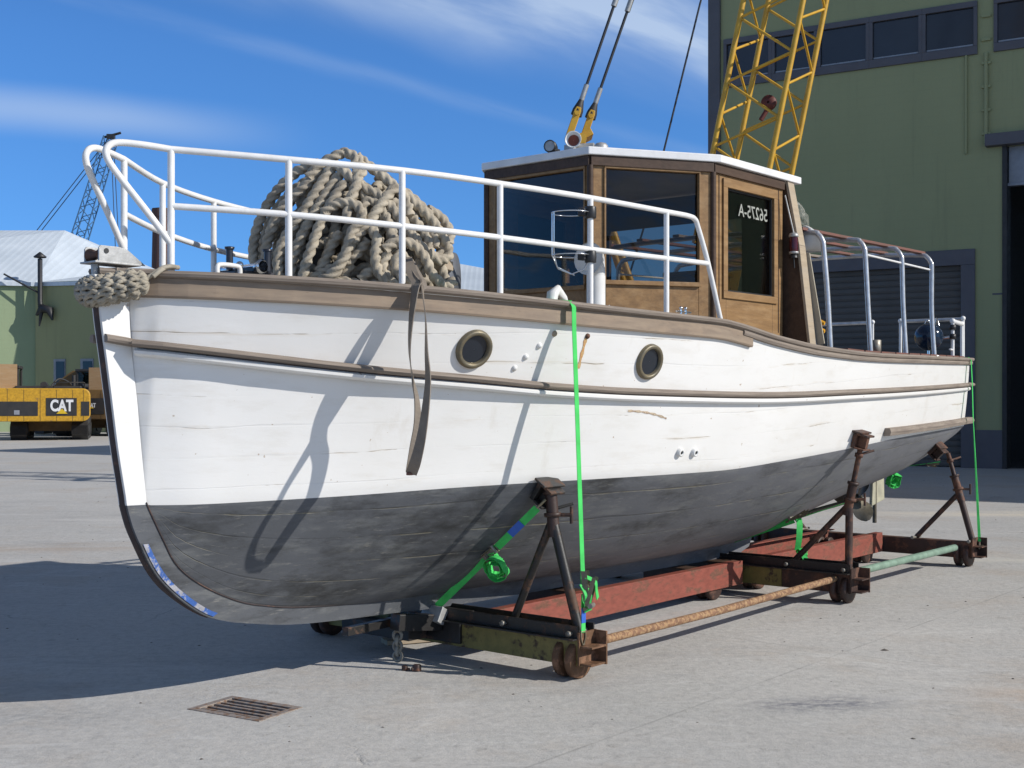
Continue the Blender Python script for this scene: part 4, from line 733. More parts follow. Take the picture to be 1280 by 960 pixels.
# clamps, wire rack on the fifth post
for w in (2.70, 2.44): mb = MB(); mb.lathe([(.02, -.035), (.034, -.035), (.036, 0), (.034, .035), (.02, .035)], (.165, 1.05, w)); mb.box((.135, 1.02, w), (.05, .05, .04)); obj('rail_clamp', mb, 'black', boat, .004)
rkx = MB(); cu_, cv_ = .11, .95
def arc(r, w, a0=0, a1=360, n=22, sc=1.): return [(cu_ + r * math.cos(R(a0 + (a1 - a0) * i / n)) * sc, cv_ + r * math.sin(R(a0 + (a1 - a0) * i / n)), w) for i in range(n + 1)]
rkx.tube(arc(.115, 2.70), .004, 6); rkx.tube(arc(.115, 2.45), .004, 6)
rkx.tube([(cu_ - .08, cv_ - .08, 2.70), (cu_ - .08, cv_ - .08, 2.45), (cu_ - .06, cv_ - .05, 2.37), (cu_, cv_, 2.34), (cu_ + .06, cv_ + .05, 2.37), (cu_ + .08, cv_ + .08, 2.45), (cu_ + .08, cv_ + .08, 2.70)], .004, 6)
rkx.tube([(cu_ - .1, cv_ - .05, 2.70), (cu_ - .1, cv_ - .05, 2.45), (cu_ - .07, cv_ - .05, 2.38), (cu_ + .02, cv_ + .01, 2.335)], .004, 6)
rko = obj('wire_rack', rkx, 'chrome', boat)
# cowl ventilator
cw = MB(); ub_, vb_ = .43, .90
cw.tube([(ub_, vb_, 2.11), (ub_, vb_, 2.36)], .058, 20, cap=False); pts = [(ub_, vb_, 2.36), (ub_ - .01, vb_ + .0, 2.41), (ub_ - .05, vb_ + .01, 2.45), (ub_ - .10, vb_ + .015, 2.455)]
cw.tube(pts, [.058, .062, .078, .10], 20, cap=False); cw.lathe([(.062, 0), (.062, .02)], (ub_, vb_, 2.14)); cw.tube([(ub_, vb_ + .05, 2.16), (ub_ + .02, vb_ + .09, 2.17)], .008, 8)
vo_ = obj('cowl_ventilator', cw, 'wplastic', boat); cw = MB(); cw.lathe([(.001, 0), (.095, 0)], (ub_ - .085, vb_ + .013, 2.4545), (-1, .2, 0)); obj('cowl_throat', cw, 'wplastic', vo_)
fl_ = MB(); fl_.tube([(-.20, 1.04, 2.13), (-.185, 1.04, 2.20), (-.15, 1.045, 2.225), (-.09, 1.05, 2.18), (-.05, 1.05, 2.12)], [.03, .034, .030, .020, .010], 10); obj('fairlead', fl_, 'wplastic', boat)
fl_ = MB()
for du in (0, .055): fl_.tube([(.955 + du, 1.18, 2.12), (.955 + du, 1.18, 2.175)], .008, 8); fl_.sphere((.955 + du, 1.18, 2.178), .012, 10)
fl_.tube([(.90, 1.18, 2.155), (1.07, 1.18, 2.155)], .007, 8); obj('deck_cleat', fl_, 'chrome', boat)
# ---------------- bow fittings
br_ = MB(); u0, u1 = -2.60, -2.14
br_.box((-2.345, 0, 2.258), (.25, .135, .010))
for v in (-.06, .06): br_.prism([(-2.45, v - .005, 2.253), (-2.45, v - .005, 2.325), (-2.44, v - .005, 2.338), (-2.34, v - .005, 2.338), (-2.295, v - .005, 2.330), (-2.19, v - .005, 2.258)], (0, .010, 0))
bo_ = obj('bow_roller_bracket', br_, 'galv', boat, .003)
b_ = MB(); b_.lathe([(.010, -.054), (.034, -.054), (.018, 0), (.034, .054), (.010, .054)], (-2.42, 0, 2.297), (0, 1, 0), 20); obj('roller', b_, 'steelbrn', bo_)
b_ = MB(); b_.cyl((-2.41, .0655, 2.313), (-2.41, .068, 2.313), .013, 14); obj('bracket_hole', b_, 'black', bo_)
b_ = MB(); b_.tube([(-2.43, 0, 2.252), (-2.42, 0, 2.12)], .020, 10); obj('stem_head_bolt', b_, 'galv', boat)
kp = MB(); kp.prism([(-2.40, -.05, 2.15), (-2.40, .05, 2.15), (-2.28, .15, 2.15), (-2.12, .22, 2.15), (-2.12, -.22, 2.15), (-2.28, -.15, 2.15)], (0, 0, .085)); obj('stem_head_block', kp, 'teakgrey', boat, .01)
# ---------------- windlass, cleat, reel on the foredeck
wl_ = thing('anchor_windlass', 'small black and chrome windlass with upright posts on the foredeck', 'windlass', (-1.62, .1, 2.18), boat=True)
b_ = MB(); b_.box((-1.62, .1, 2.235), (.26, .2, .07)); b_.box((-1.58, .1, 2.28), (.12, .22, .04)); obj('base', b_, 'blackpaint', wl_, .008)
for du, dv in ((-.13, .05), (.06, .12)): b_ = MB(); b_.tube([(-1.62 + du, .1 + dv, 2.27), (-1.62 + du, .1 + dv, 2.38)], .018, 10); b_.lathe([(.024, 0), (.026, .012), (.0, .016)], (-1.62 + du, .1 + dv, 2.375)); obj('bollard_post', b_, 'blackpaint', wl_)
b_ = MB(); b_.lathe([(.03, -.16), (.04, -.15), (.02, -.1), (.02, .1), (.04, .15), (.03, .16)], (-1.62, .1, 2.29), (0, 1, 0)); b_.sphere((-1.74, .22, 2.29), .02, 12); obj('drum', b_, 'chrome', wl_)
cl_ = MB(); cl_.tube(spline([(-2.0, .38, 2.20), (-2.0, .38, 2.25), (-1.975, .38, 2.262), (-1.89, .38, 2.262), (-1.865, .38, 2.25), (-1.865, .38, 2.20)], 4), .012, 8); obj('bow_cleat', cl_, 'wplastic', boat)
dr = thing('mooring_reel', 'dark grey mooring reel behind the right end of the rope pile', 'reel', (-.27, .25, 2.17), boat=True)
b_ = MB(); b_.lathe([(.001, -.10), (.15, -.10), (.155, -.09), (.155, -.06), (.12, -.05), (.12, .05), (.155, .06), (.155, .09), (.15, .10), (.001, .10)], (-.27, .25, 2.33), (.5, .86, 0), 32); obj('drum', b_, simple('reel_grey', (.14, .15, .17), rough=.4), dr)
wb = MB(); wb.box((-.46, .42, 2.385), (.22, .10, .055), rz=-.4); obj('timber_block', wb, 'palewood', None, .004, 'short offcut of pale timber lying at the right end of the rope pile', 'timber', boat=True)
# ---------------- wheelhouse
P1, P2_, P3 = (.985, .455), (1.735, .955), (2.70, .985)
plan = [P1, P2_, P3]
wh = MB()
TH = .045
def panel(mb, A, B, z0, z1, win, mi=0):
    """wall between plan points with a window opening win=(s0,s1,za,zb) in metres along / height; wall thickness inward"""
    A = Vector((*A, 0)); B = Vector((*B, 0)); d = (B - A); Lw = d.length; d.normalize(); n = Vector((-d.y, d.x, 0));
    mid = (A + B) / 2
    if n.dot(mid - Vector((1.9, 0, 0))) < 0: n = -n
    up = Vector((0, 0, 1)); m = Matrix((d, n, up)).transposed()
    def bx(s0, s1, za, zb, o0=-TH, o1=0., mi_=mi):
        if s1 - s0 < .002 or zb - za < .002: return
        c = A + d * (s0 + s1) / 2 + n * (o0 + o1) / 2 + up * (za + zb) / 2; mb.box(c, (s1 - s0, o1 - o0, zb - za), mi_, rot=m)
    s0, s1, za, zb = win; s1 = Lw - s1
    bx(0, s0, z0, z1); bx(s1, Lw, z0, z1); bx(s0, s1, z0, za); bx(s0, s1, zb, z1)
    return A, d, n, s0, s1, za, zb, Lw, m
def trimbox(A, d, n, m, s0, s1, za, zb, o0, o1, mb, mi=0):
    c = A + d * (s0 + s1) / 2 + n * (o0 + o1) / 2 + Vector((0, 0, (za + zb) / 2)); mb.box(c, (s1 - s0, o1 - o0, zb - za), mi, rot=m)
wparts = []
for sg in (1, -1):
    a1, a2, a3 = (P1[0], P1[1] * sg), (P2_[0], P2_[1] * sg), (P3[0], P3[1] * sg)
    wparts.append(('wheelhouse_window', panel(wh, a1, a2, 2.0, 3.235, (.11, .11, 2.405, 3.155))))
    wparts.append(('wheelhouse_door', panel(wh, a2, a3, 1.95, 3.235, (.17, .15, 2.36, 3.085))))
wparts.append(('front_window', panel(wh, (P1[0], -P1[1]), P1, 2.0, 3.235, (.09, .05, 2.37, 3.15))))
who = obj('wheelhouse', wh, 'cabinwood', boat, .004)
for nm, (A, d, n, s0, s1, za, zb, Lw, m_) in wparts:
    f = MB(); t_ = .02; o1 = .012; T_ = lambda *a: trimbox(A, d, n, m_, *a, f)
    if nm == 'wheelhouse_door':
        T_(s0 - .055, s1 + .055, zb, zb + .06, .001, .016); T_(s0 - .055, s1 + .055, za - .05, za, .001, .016); T_(s0 - .055, s0, za, zb, .001, .016); T_(s1, s1 + .055, za, zb, .001, .016)
    else:
        T_(s0 - .012, s1 + .012, zb, zb + .022, .001, .012); T_(s0 - .012, s1 + .012, za - .03, za, .001, .022); T_(s0 - .014, s0, za, zb, .001, .012); T_(s1, s1 + .014, za, zb, .001, .012)
    fo = obj(nm, f, 'cabinwood', boat, .003)
    g_ = MB(); trimbox(A, d, n, m_, s0, s1, za, zb, -.028, -.022, g_); obj('pane', g_, 'glass' if A.y > -.5 else 'glassdark', fo)  # starboard door pane darkened to hold back the sky seen through the cabin
    if nm == 'wheelhouse_door':
        g_ = MB(); T_2 = lambda *a: trimbox(A, d, n, m_, *a, g_); e = .012
        T_2(s0, s1, zb - e, zb, -.02, -.004); T_2(s0, s1, za, za + e, -.02, -.004); T_2(s0, s0 + e, za + e, zb - e, -.02, -.004); T_2(s1 - e, s1, za + e, zb - e, -.02, -.004); obj('rubber_gasket', g_, 'black', fo)
        g_ = MB(); T_2(.07, .078, 2.15, 3.16, .001, .004); T_2(Lw - .07, Lw - .062, 2.1, 3.16, .001, .004); obj('door_gap', g_, 'cabindark', fo)
        if A.y > 0:
            tx = text_mesh('56275-A', .128, .003, .0008, mirror=True); Uc = A + d * ((s0 + s1) / 2 + .075) - n * .0175
            place_mb(tx, lambda x, y, z: Uc + d * (x * .92) + Vector((0, 0, zb - .135 + y)) + n * (z * .5)); obj('registration_number', tx, 'beige', fo)
# header shadow board, corner posts
hdm = MB()
ring = [(P3[0], -P3[1]), (P2_[0], -P2_[1]), (P1[0], -P1[1]), P1, P2_, P3]
for a_, b2 in zip(ring[:-1], ring[1:]):
    A = Vector((*a_, 0)); B = Vector((*b2, 0)); d = (B - A).normalized(); n = Vector((d.y, -d.x, 0));
    if n.dot((A + B) / 2 - Vector((1.9, 0, 0))) < 0: n = -n
    hdm.bar(A + n * .008 + Vector((0, 0, 3.20)), B + n * .008 + Vector((0, 0, 3.20)), .022, .066)
obj('header_board', hdm, 'cabindark', boat, .003)
for a_ in ring[1:-1]: cpm = MB(); cpm.tube([(a_[0], a_[1], 1.98), (a_[0], a_[1], 3.17)], .022, 8); obj('corner_post', cpm, 'cabindark', boat)
# roof slab with crown
def off_ring(e, aft):
    return [(P3[0] + aft, P3[1] + e), (P2_[0] + .02, P2_[1] + e * 1.1), (P1[0] - e * .9, P1[1] + e * .35), (P1[0] - e * .9, -P1[1] - e * .35), (P2_[0] + .02, -P2_[1] - e * 1.1), (P3[0] + aft, -P3[1] - e)]
rm = MB(); rg = off_ring(.045, .22); n_ = len(rg)
lo = [(x, y, 3.236) for x, y in rg]; hi = [(x, y, 3.288) for x, y in rg]; cen = [((x - 2.1) * .86 + 2.1, y * .86, 3.305) for x, y in rg]; cc = [((x - 2.1) * .4 + 2.1, y * .4, 3.335) for x, y in rg]
vs = lo + hi + cen + cc; fs = [tuple(range(n_))[::-1]]
for k in range(3): fs += [(k * n_ + i, k * n_ + (i + 1) % n_, (k + 1) * n_ + (i + 1) % n_, (k + 1) * n_ + i) for i in range(n_)]
fs.append(tuple(range(3 * n_, 4 * n_))); rm.add(vs, fs); rfo = obj('roof', rm, 'roofw', boat, .006)
# aft bulkhead with side wings
ab = MB(); ZT, ZB = 3.22, 1.95
for sg in (1, -1):
    ab.prism([(2.74, sg * .62, ZT), (2.74, sg * 1.00, ZT), (2.74, sg * 1.09, 2.75), (2.74, sg * 1.17, 2.0), (2.74, sg * 1.17, 1.95), (2.74, sg * .62, 1.95)], (.03, 0, 0))
ab.bx(2.742, 2.768, -.62, .62, 3.0, 3.22); obj('aft_bulkhead', ab, 'cabindark', boat)
for sg in (1, -1):
    ab = MB(); pp = [(2.78, sg * 1.0, 3.235), (2.78, sg * 1.095, 2.75), (2.78, sg * 1.185, 1.99)]
    for a_, b2 in zip(pp[:-1], pp[1:]): ab.bar(a_, b2, .10, .022, up=(0, 1, 0))
    obj('bulkhead_trim', ab, 'palewood', boat, .003)
ab = MB(); ab.prism([(2.845, 1.06, 2.72), (2.845, 1.13, 2.70), (2.845, 1.25, 2.02), (2.845, 1.19, 2.0)], (.012, 0, 0)); obj('canvas_edge', ab, simple('old_canvas', (.40, .36, .28), rough=.9), boat)
# floor, console, wheel inside
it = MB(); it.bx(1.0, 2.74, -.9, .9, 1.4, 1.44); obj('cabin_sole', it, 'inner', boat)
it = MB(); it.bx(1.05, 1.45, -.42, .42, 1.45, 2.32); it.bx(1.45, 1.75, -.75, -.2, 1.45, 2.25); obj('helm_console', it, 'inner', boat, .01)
it = MB(); it.tube([(1.62 + .0 * k, -.1 + .2 * math.cos(k * math.pi / 12), 2.42 + .2 * math.sin(k * math.pi / 12)) for k in range(24)], .014, 8, closed=True)
for k in range(6): it.tube([(1.62, -.1, 2.42), (1.62, -.1 + .26 * math.cos(k * math.pi / 3), 2.42 + .26 * math.sin(k * math.pi / 3))], .01, 6)
it.tube([(1.45, -.1, 2.42), (1.64, -.1, 2.42)], .03, 8); obj('steering_wheel', it, 'cabinwood', boat)
it = MB(); it.bx(1.95, 2.35, -.85, -.4, 1.45, 2.0); it.bx(1.95, 2.35, .35, .8, 1.45, 1.98); obj('seat_locker', it, 'cabinwood', boat, .01)
yb = thing('yellow_reflection_box', 'added yellow box standing in for a yellow reflection in the door window', 'reflection stand-in', (2.15, .58, 1.98), boat=True)  # added box, stands in for a yellow reflection on the door glass
it = MB(); it.bx(1.98, 2.32, .42, .44, 1.985, 2.5); it.bx(1.98, 2.32, .74, .76, 1.985, 2.5); it.bx(1.98, 2.0, .44, .74, 1.985, 2.5); it.bx(2.30, 2.32, .44, .74, 1.985, 2.5); it.bx(2.0, 2.3, .44, .74, 1.985, 2.0); obj('reflection_box_body', it, 'cyellow', yb, .004)
it = MB(); it.bx(1.96, 2.34, .40, .78, 2.5, 2.53); obj('reflection_box_lid', it, 'cyellow', yb, .004)
# roof fittings
hn = thing('white_air_horn', 'white trumpet horn with a rusty throat on the wheelhouse roof', 'horn', (1.13, .22, 3.30), boat=True)
b_ = MB(); c0 = Vector((1.0, .30, 3.365)); ax = Vector((-.86, .45, .06)).normalized(); b_.lathe([(.0, .20), (.022, .2), (.025, .12), (.035, .06), (.052, .02), (.058, 0), (.05, .004), (.03, .05), (.01, .1)], c0 + ax * 0, -ax, 24); obj('trumpet', b_, 'wplastic', hn)
b_ = MB(); b_.lathe([(.001, .03), (.04, .03)], c0, -ax, 20); obj('trumpet_throat', b_, rusty('throat_rust', (.25, .06, .03)), hn); b_ = MB(); b_.bx(1.06, 1.16, .18, .26, 3.29, 3.35); b_.tube([(1.1, .2, 3.33), (1.16, .36, 3.33)], .03, 8); obj('bracket', b_, 'galv', hn)
lp = thing('black_searchlight', 'small dark searchlight beside the horn on the roof edge', 'searchlight', (1.08, .06, 3.30), boat=True)
b_ = MB(); b_.lathe([(.001, .1), (.03, .09), (.042, .04), (.044, 0), (.036, -.004)], (1.0, .10, 3.345), (.9, -.3, 0), 16); b_.bx(1.02, 1.08, .07, .13, 3.28, 3.33); obj('housing', b_, 'black', lp); b_ = MB(); b_.lathe([(.001, 0), (.038, 0)], (1.0, .10, 3.345), (-.9, .3, 0), 16); obj('lens', b_, 'galv', lp)
b_ = MB(); b_.lathe([(.05, 0), (.048, .025), (.035, .042), (.001, .052)], (1.13, .44, 3.296), (0, 0, 1), 20); obj('roof_dome', b_, 'galv', boat)
b_ = MB(); b_.prism([(1.75, .35, 3.315), (1.95, .75, 3.30), (2.5, .88, 3.298), (2.62, .60, 3.305), (2.2, .25, 3.32)], (0, 0, .02)); obj('roof_mat', b_, 'pewter', boat)
# port navigation lamp on the recess
nl = thing('port_navigation_lamp', 'red glass navigation lamp in a metal cage beside the wheelhouse door', 'lamp', (2.80, 1.1, 2.62), boat=True)
lc = (2.70, 1.075); b_ = MB(); b_.lathe([(.03, 0), (.032, .01), (.032, .10), (.03, .11)], (lc[0], lc[1], 2.70), n=18); obj('lens', b_, 'red', nl)
b_ = MB(); b_.lathe([(.001, .035), (.03, .028), (.036, .01), (.036, 0), (.001, 0)], (lc[0], lc[1], 2.81), n=18); b_.lathe([(.001, 0), (.036, 0), (.036, .016), (.02, .02)], (lc[0], lc[1], 2.685), n=18); b_.tube([(lc[0], lc[1], 2.84), (lc[0] - .02, lc[1] - .03, 3.0), (lc[0] - .04, lc[1] - .05, 3.12)], .006, 6); obj('metal_cap', b_, 'galv', nl)
b_ = MB(); b_.lathe([(.03, 0), (.026, .03), (.001, .03)], (lc[0], lc[1], 2.655), n=14); b_.tube([(lc[0], lc[1], 2.66), (lc[0] + .01, lc[1], 2.58)], .006, 6); obj('lamp_base', b_, 'black', nl)
# plastic-wrapped lamp behind the wheelhouse
pw_ = thing('wrapped_deck_lamp', 'white dish lamp wrapped in crumpled clear plastic behind the wheelhouse', 'lamp', (3.0, 1.0, 2.75), boat=True)
b_ = MB(); b_.lathe([(.03, 0), (.05, .03), (.105, .10), (.12, .125), (.105, .125), (.001, .05)], (2.97, 1.0, 2.76), (.45, .35, .45), 22); obj('dish', b_, 'wplastic', pw_)
b_ = MB(); b_.tube([(2.90, .93, 3.07), (2.94, .97, 2.93), (2.97, .98, 2.86)], [.03, .034, .02], 10); b_.bar((2.82, .9, 2.80), (2.99, .98, 2.80), .02, .02); obj('bracket', b_, 'galv', pw_)
rnd = random.Random(2); fm = MB(); rows = []
for i in range(14):
    row = []
    for j in range(19):
        a = 2 * math.pi * (j % 18) / 18; t = i / 13; r = (.015 + .05 * math.sin(t * math.pi) ** .7 + .035 * t) * (1 + rnd.uniform(-.28, .28)); row.append(Vector((2.97 + r * math.cos(a) * .9, .96 + r * math.sin(a), 3.11 - t * .36)) + Vector((t * .05, 0, rnd.uniform(-.015, .015))))
    row[-1] = row[0]; rows.append(row)
fm.grid(rows, 0, False); obj('plastic_wrap', fm, 'film', pw_)
# ---------------- canopy frame over the cockpit
cf = [(2.95, 1.25), (3.70, 1.24), (4.58, 1.175), (5.40, 1.11)]
cfo = None
for i, (u, v) in enumerate(cf):
    w = 2.868 + .018 * i; vi = v - .10 + .01 * i; pts = [(u, v, Sf(u)), (u, v - .025, 2.4), (u, vi + .045, w - .13), (u, vi + .035, w - .07), (u, vi - .0, w - .02), (u, vi - .07, w + .002), (u, vi * .5, w + .035), (u, 0, w + .045)]
    full = spline(pts, 4); full = full + [Vector((p.x, -p.y, p.z)) for p in full[::-1][1:]]
    b_ = MB(); b_.tube(full, .0205, 12); o_ = obj('canopy_hoop', b_, 'alu', boat)
    b_ = MB()
    for sg in (1, -1): b_.lathe([(.045, 0), (.045, .008), (.025, .014)], (u, v * sg, Sf(u) + .002), n=14)
    obj('hoop_foot', b_, 'alu', o_)
for v, mt in ((1.04, 'oxide'), (.66, 'oxide'), (.3, 'oxide'), (-.05, 'teakgrey'), (-.4, 'oxide'), (-.75, 'oxide'), (-1.0, 'oxide')):
    b_ = MB(); b_.bar((2.86, v, 2.895 + .035 * (1 - v * v)), (5.48, v * .93, 2.955 + .035 * (1 - v * v)), .06, .022); obj('canopy_slat', b_, mt, boat, .003)
for sg in (1, -1): b_ = MB(); b_.tube([(3.70, 1.20 * sg, 2.76), (5.40, 1.07 * sg, 2.785)], .009, 8); obj('canopy_brace', b_, 'rail', boat)
b_ = MB(); b_.lathe([(.03, 0), (.05, .02), (.05, .05), (.02, .07)], (4.5, .2, 2.80), (0, 0, 1), 14); b_.tube([(4.5, .2, 2.87), (4.5, .2, 2.93)], .015, 8); obj('canopy_lamp', b_, 'black', boat)
# stern rails
b_ = MB()
b_.tube([(7.0, -.82, 2.43), (7.0, -.17, 2.43)], .018, 10); b_.tube([(7.0, .14, 2.43), (7.0, .80, 2.43)], .018, 10); so_ = obj('stern_rail', b_, 'alu', boat)
for u, v in ((7.0, -.82), (7.0, -.17), (7.0, .14), (7.0, .80)):
    b_ = MB(); b_.tube([(u, v, 2.0), (u, v, 2.43)], .016, 10); b_.sphere((u, v, 2.435), .026, 10); obj('post', b_, 'rail', so_)
b_ = MB(); uA, wA = 6.35, 2.375
b_.tube([(6.35, .93, 2.0), (6.35, .93, 2.365)], .017, 10); b_.tube([(6.35, .93, 2.37), (6.85, .84, 2.37)], .022, 10); b_.tube([(6.85, .84, 2.0), (6.85, .84, 2.37)], .016, 10); b_.sphere((6.35, .93, 2.37), .028, 10); b_.sphere((6.85, .84, 2.37), .028, 10)
b_.tube([(6.35, .93, 2.09), (6.22, .95, 2.09)], .01, 6); obj('quarter_rail', b_, 'rail', boat)
for w in (2.31, 2.22): b_ = MB(); b_.lathe([(.019, -.025), (.032, -.025), (.032, .025), (.019, .025)], (6.35, .93, w), n=14); obj('rail_clamp', b_, 'black', boat)
kb = thing('kettle_barbecue', 'round dark blue kettle with chrome handles hung inside the stern rail', 'kettle grill', (6.15, .62, 2.0), boat=True)
b_ = MB(); b_.sphere((6.2, .75, 2.215), .135, 24); obj('bowl', b_, 'bluegl', kb)
b_ = MB()
for k in range(3): a = k * 1.2 - .5; cx0 = Vector((6.2 + .09 * math.cos(a), .75 + .09 * math.sin(a), 2.32)); b_.tube(spline([cx0 + Vector((-.035 * math.sin(a), .035 * math.cos(a), 0)), cx0 + Vector((0, 0, .075)), cx0 + Vector((.035 * math.sin(a), -.035 * math.cos(a), 0))], 5), .005, 6)
obj('handle', b_, 'chrome', kb); b_ = MB(); b_.tube([(6.2, .75, 2.09), (6.2, .75, 2.0)], .015, 8); b_.tube([(6.32, .82, 2.2), (6.35, .93, 2.22)], .015, 8); obj('mount', b_, 'chrome', kb)
tn = MB(); tn.lathe([(.001, 0), (.052, 0), (.052, .14), (.048, .142), (.001, .142)], (5.0, .72, 2.0), (0, 0, 1), 20); obj('tin_can', tn, 'pewter', None, 0, 'battered metal can standing inside the gunwale near the stern', 'can', boat=True)
sb = MB(); sb.bx(4.7, 5.3, .5, .85, 1.36, 1.999); obj('cockpit_locker', sb, 'oxide', boat, .01)
yf = thing('yellow_float', 'pair of small yellow floats hanging behind the wheelhouse', 'float', (3.0, 1.02, 2.2), boat=True)
for dz, w in ((0, 2.2), (0, 2.14)): b_ = MB(); b_.tube([(3.0, 1.04, w), (3.01, 1.11, w - .005), (3.02, 1.17, w - .02)], [.02, .032, .014], 12); obj('float_body', b_, 'yellowf', yf)
b_ = MB(); b_.tube([(3.0, 1.04, 2.22), (2.96, 1.0, 2.5)], .004, 6); b_.tube([(3.02, 1.12, 2.13), (3.05, 1.14, 2.0)], .004, 6); obj('cord', b_, 'cable', yf)
# ---------------- propeller, shaft, rudder
pp_ = MB(); pp_.tube([(3.8, 0, .46), (6.3, 0, .60)], .022, 10); pp_.bar((6.02, 0, .60), (6.0, 0, .86), .03, .09, up=(0, 1, 0)); so_ = obj('propeller_shaft', pp_, 'propm', boat)
pp_ = MB(); pp_.lathe([(.001, -.06), (.04, -.05), (.05, 0), (.045, .07), (.001, .11)], (6.2, 0, .60), (1, 0, .05), 16)
pro = obj('propeller', pp_, 'propm', boat)
for k in range(3):
    a0 = R(-60 + 120 * k); rows = []
    for i in range(9):
        r = .03 + .22 * i / 8; wd = .105 * math.sin(math.pi * (.12 + .86 * i / 8)) ** .6; pitch = R(62 - 32 * i / 8); row = []
        for j in (-1, -.5, 0, .5, 1):
            tang = wd * j * math.cos(pitch) ; axl = wd * j * math.sin(pitch) + .01 * j * j; y = r * math.cos(a0) - tang * math.sin(a0); z = r * math.sin(a0) + tang * math.cos(a0); row.append((6.2 + axl, y, .60 + z))
        rows.append(row)
    b_ = MB(); b_.grid(rows, 0, True); b_.grid([[(x + .008, y, z) for x, y, z in rr] for rr in rows], 0, True); obj('blade', b_, 'propm', pro)
b_ = MB(); b_.prism([(6.56, -.018, .50), (6.88, -.018, .55), (6.86, -.018, 1.0), (6.60, -.018, .96)], (0, .036, 0)); ruo = obj('rudder', b_, 'rudderm', boat, .01); b_ = MB(); b_.tube([(6.66, 0, .32), (6.66, 0, 1.02)], .022, 10); obj('rudder_stock', b_, 'propm', ruo)
# ================================================================== rope fender at the bow
fd = thing('rope_bow_fender', 'braided rope bow fender lashed round the stem head', 'fender', (-2.4, .05, 2.0), boat=True)
fpath = spline([(-2.36, -.13, 2.135), (-2.41, -.07, 2.125), (-2.435, .0, 2.12), (-2.42, .07, 2.125), (-2.375, .13, 2.14), (-2.32, .175, 2.155), (-2.27, .205, 2.165)], 8)
def frames(P):
    T = [(P[min(i + 1, len(P) - 1)] - P[max(i - 1, 0)]).normalized() for i in range(len(P))]; u = Vector((0, 0, 1)); out = []
    for i in range(len(P)): u = (u - T[i] * u.dot(T[i])).normalized(); out.append((T[i], u, T[i].cross(u)))
    return out
P_ = fpath; F_ = frames(P_); Ls = [0.]
for i in range(1, len(P_)): Ls.append(Ls[-1] + (P_[i] - P_[i - 1]).length)
def on_path(s):
    s = min(max(s, 0), Ls[-1]); i = min(max(int(np.searchsorted(Ls, s)) - 1, 0), len(P_) - 2); t = (s - Ls[i]) / (Ls[i + 1] - Ls[i]); return P_[i].lerp(P_[i + 1], t), F_[i][1].lerp(F_[i + 1][1], t).normalized(), F_[i][2].lerp(F_[i + 1][2], t).normalized(), s / Ls[-1]
def frad(t): return .056 * min(1., (math.sin(math.pi * min(max(t, 0.02), .98)) * 2.2)) ** .5
core = MB(); core.tube([on_path(Ls[-1] * i / 30)[0] for i in range(31)], [frad(i / 30) * .86 for i in range(31)], 14); obj('core', core, 'ropef', fd)
bd_m = MB(); NR = 17; NZ = 9
for k in range(NR):
    pts = []
    for i in range(NZ * 8):
        th = 2 * math.pi * i / (NZ * 8); zz = math.sin(NZ * th); s_c = Ls[-1] * (.03 + .94 * (k + .5) / NR) + zz * Ls[-1] / NR * .62; p, a, b, t = on_path(s_c)
        r = frad(t) + .0085 * math.cos(NZ * 2 * th + k * math.pi) + .004; pts.append(p + a * math.cos(th + .35 * k) * r + b * math.sin(th + .35 * k) * r)
    bd_m.tube(pts, .0115, 7, closed=True)
obj('braid', bd_m, 'ropef', fd)
b_ = MB(); b_.tube(spline([(-2.27, .24, 2.19), (-2.23, .25, 2.225), (-2.20, .24, 2.237), (-2.16, .24, 2.242), (-2.12, .23, 2.245)], 5), .012, 8); b_.tube(spline([(-2.30, .21, 2.17), (-2.22, .25, 2.235), (-2.15, .25, 2.245)], 5), .011, 8); obj('lashing', b_, 'ropef', fd)
# ================================================================== the mooring rope pile (world axes at its own base)
PB = bw_(-.753, 0, 2.17)
rp = thing('mooring_rope_pile', 'big heap of thick weathered three-strand mooring rope on the foredeck', 'rope', tuple(PB), 0)
def laid_rope(mb, pts, r, pitch=.16, step=.011):
    P = [Vector(p) for p in pts]; D = [0.]
    for i in range(1, len(P)): D.append(D[-1] + (P[i] - P[i - 1]).length)
    n = max(3, int(D[-1] / step)); Q = []
    for k in range(n + 1):
        s = D[-1] * k / n; i = min(max(int(np.searchsorted(D, s)) - 1, 0), len(P) - 2); Q.append(P[i].lerp(P[i + 1], (s - D[i]) / max(D[i + 1] - D[i], 1e-6)))
    u = (Q[1] - Q[0]).orthogonal().normalized(); rows = []; NS = 15
    for k in range(n + 1):
        T = (Q[min(k + 1, n)] - Q[max(k - 1, 0)]).normalized(); u = (u - T * u.dot(T)).normalized(); w = T.cross(u); ph = 2 * math.pi * (D[-1] * k / n) / pitch
        row = []
        for j in range(NS + 1):
            a = 2 * math.pi * (j % NS) / NS; m3 = ((a - ph) % (2 * math.pi / 3)) - math.pi / 3; d_ = .52 * r; rs = .50 * r; q = d_ * math.cos(m3) + math.sqrt(max(rs * rs - (d_ * math.sin(m3)) ** 2, 0)); row.append(Q[k] + (u * math.cos(a) + w * math.sin(a)) * q)
        rows.append(row)
    mb.grid(rows, 0, True)
    mb.add(rows[0][:-1], [tuple(range(NS))]); mb.add(rows[-1][:-1], [tuple(range(NS))])
def pxr(pxx, pyy, dep):
    """front surface of the heap: heap outline in its own metres"""
    y = -.3
    for _ in range(12):
        Y = PB.y + y; x = (pxx - 640) / 1557 * Y - PB.x; z = 1.6 - (pyy - 500) / 1557 * Y - PB.z; q = max(.05, 1 - (x / .64) ** 2 - (max(z, 0) / .93) ** 2 * .95); y = .5 * y + .5 * (-.42 * math.sqrt(q) - dep)
    return Vector((x, y, max(z, .03)))
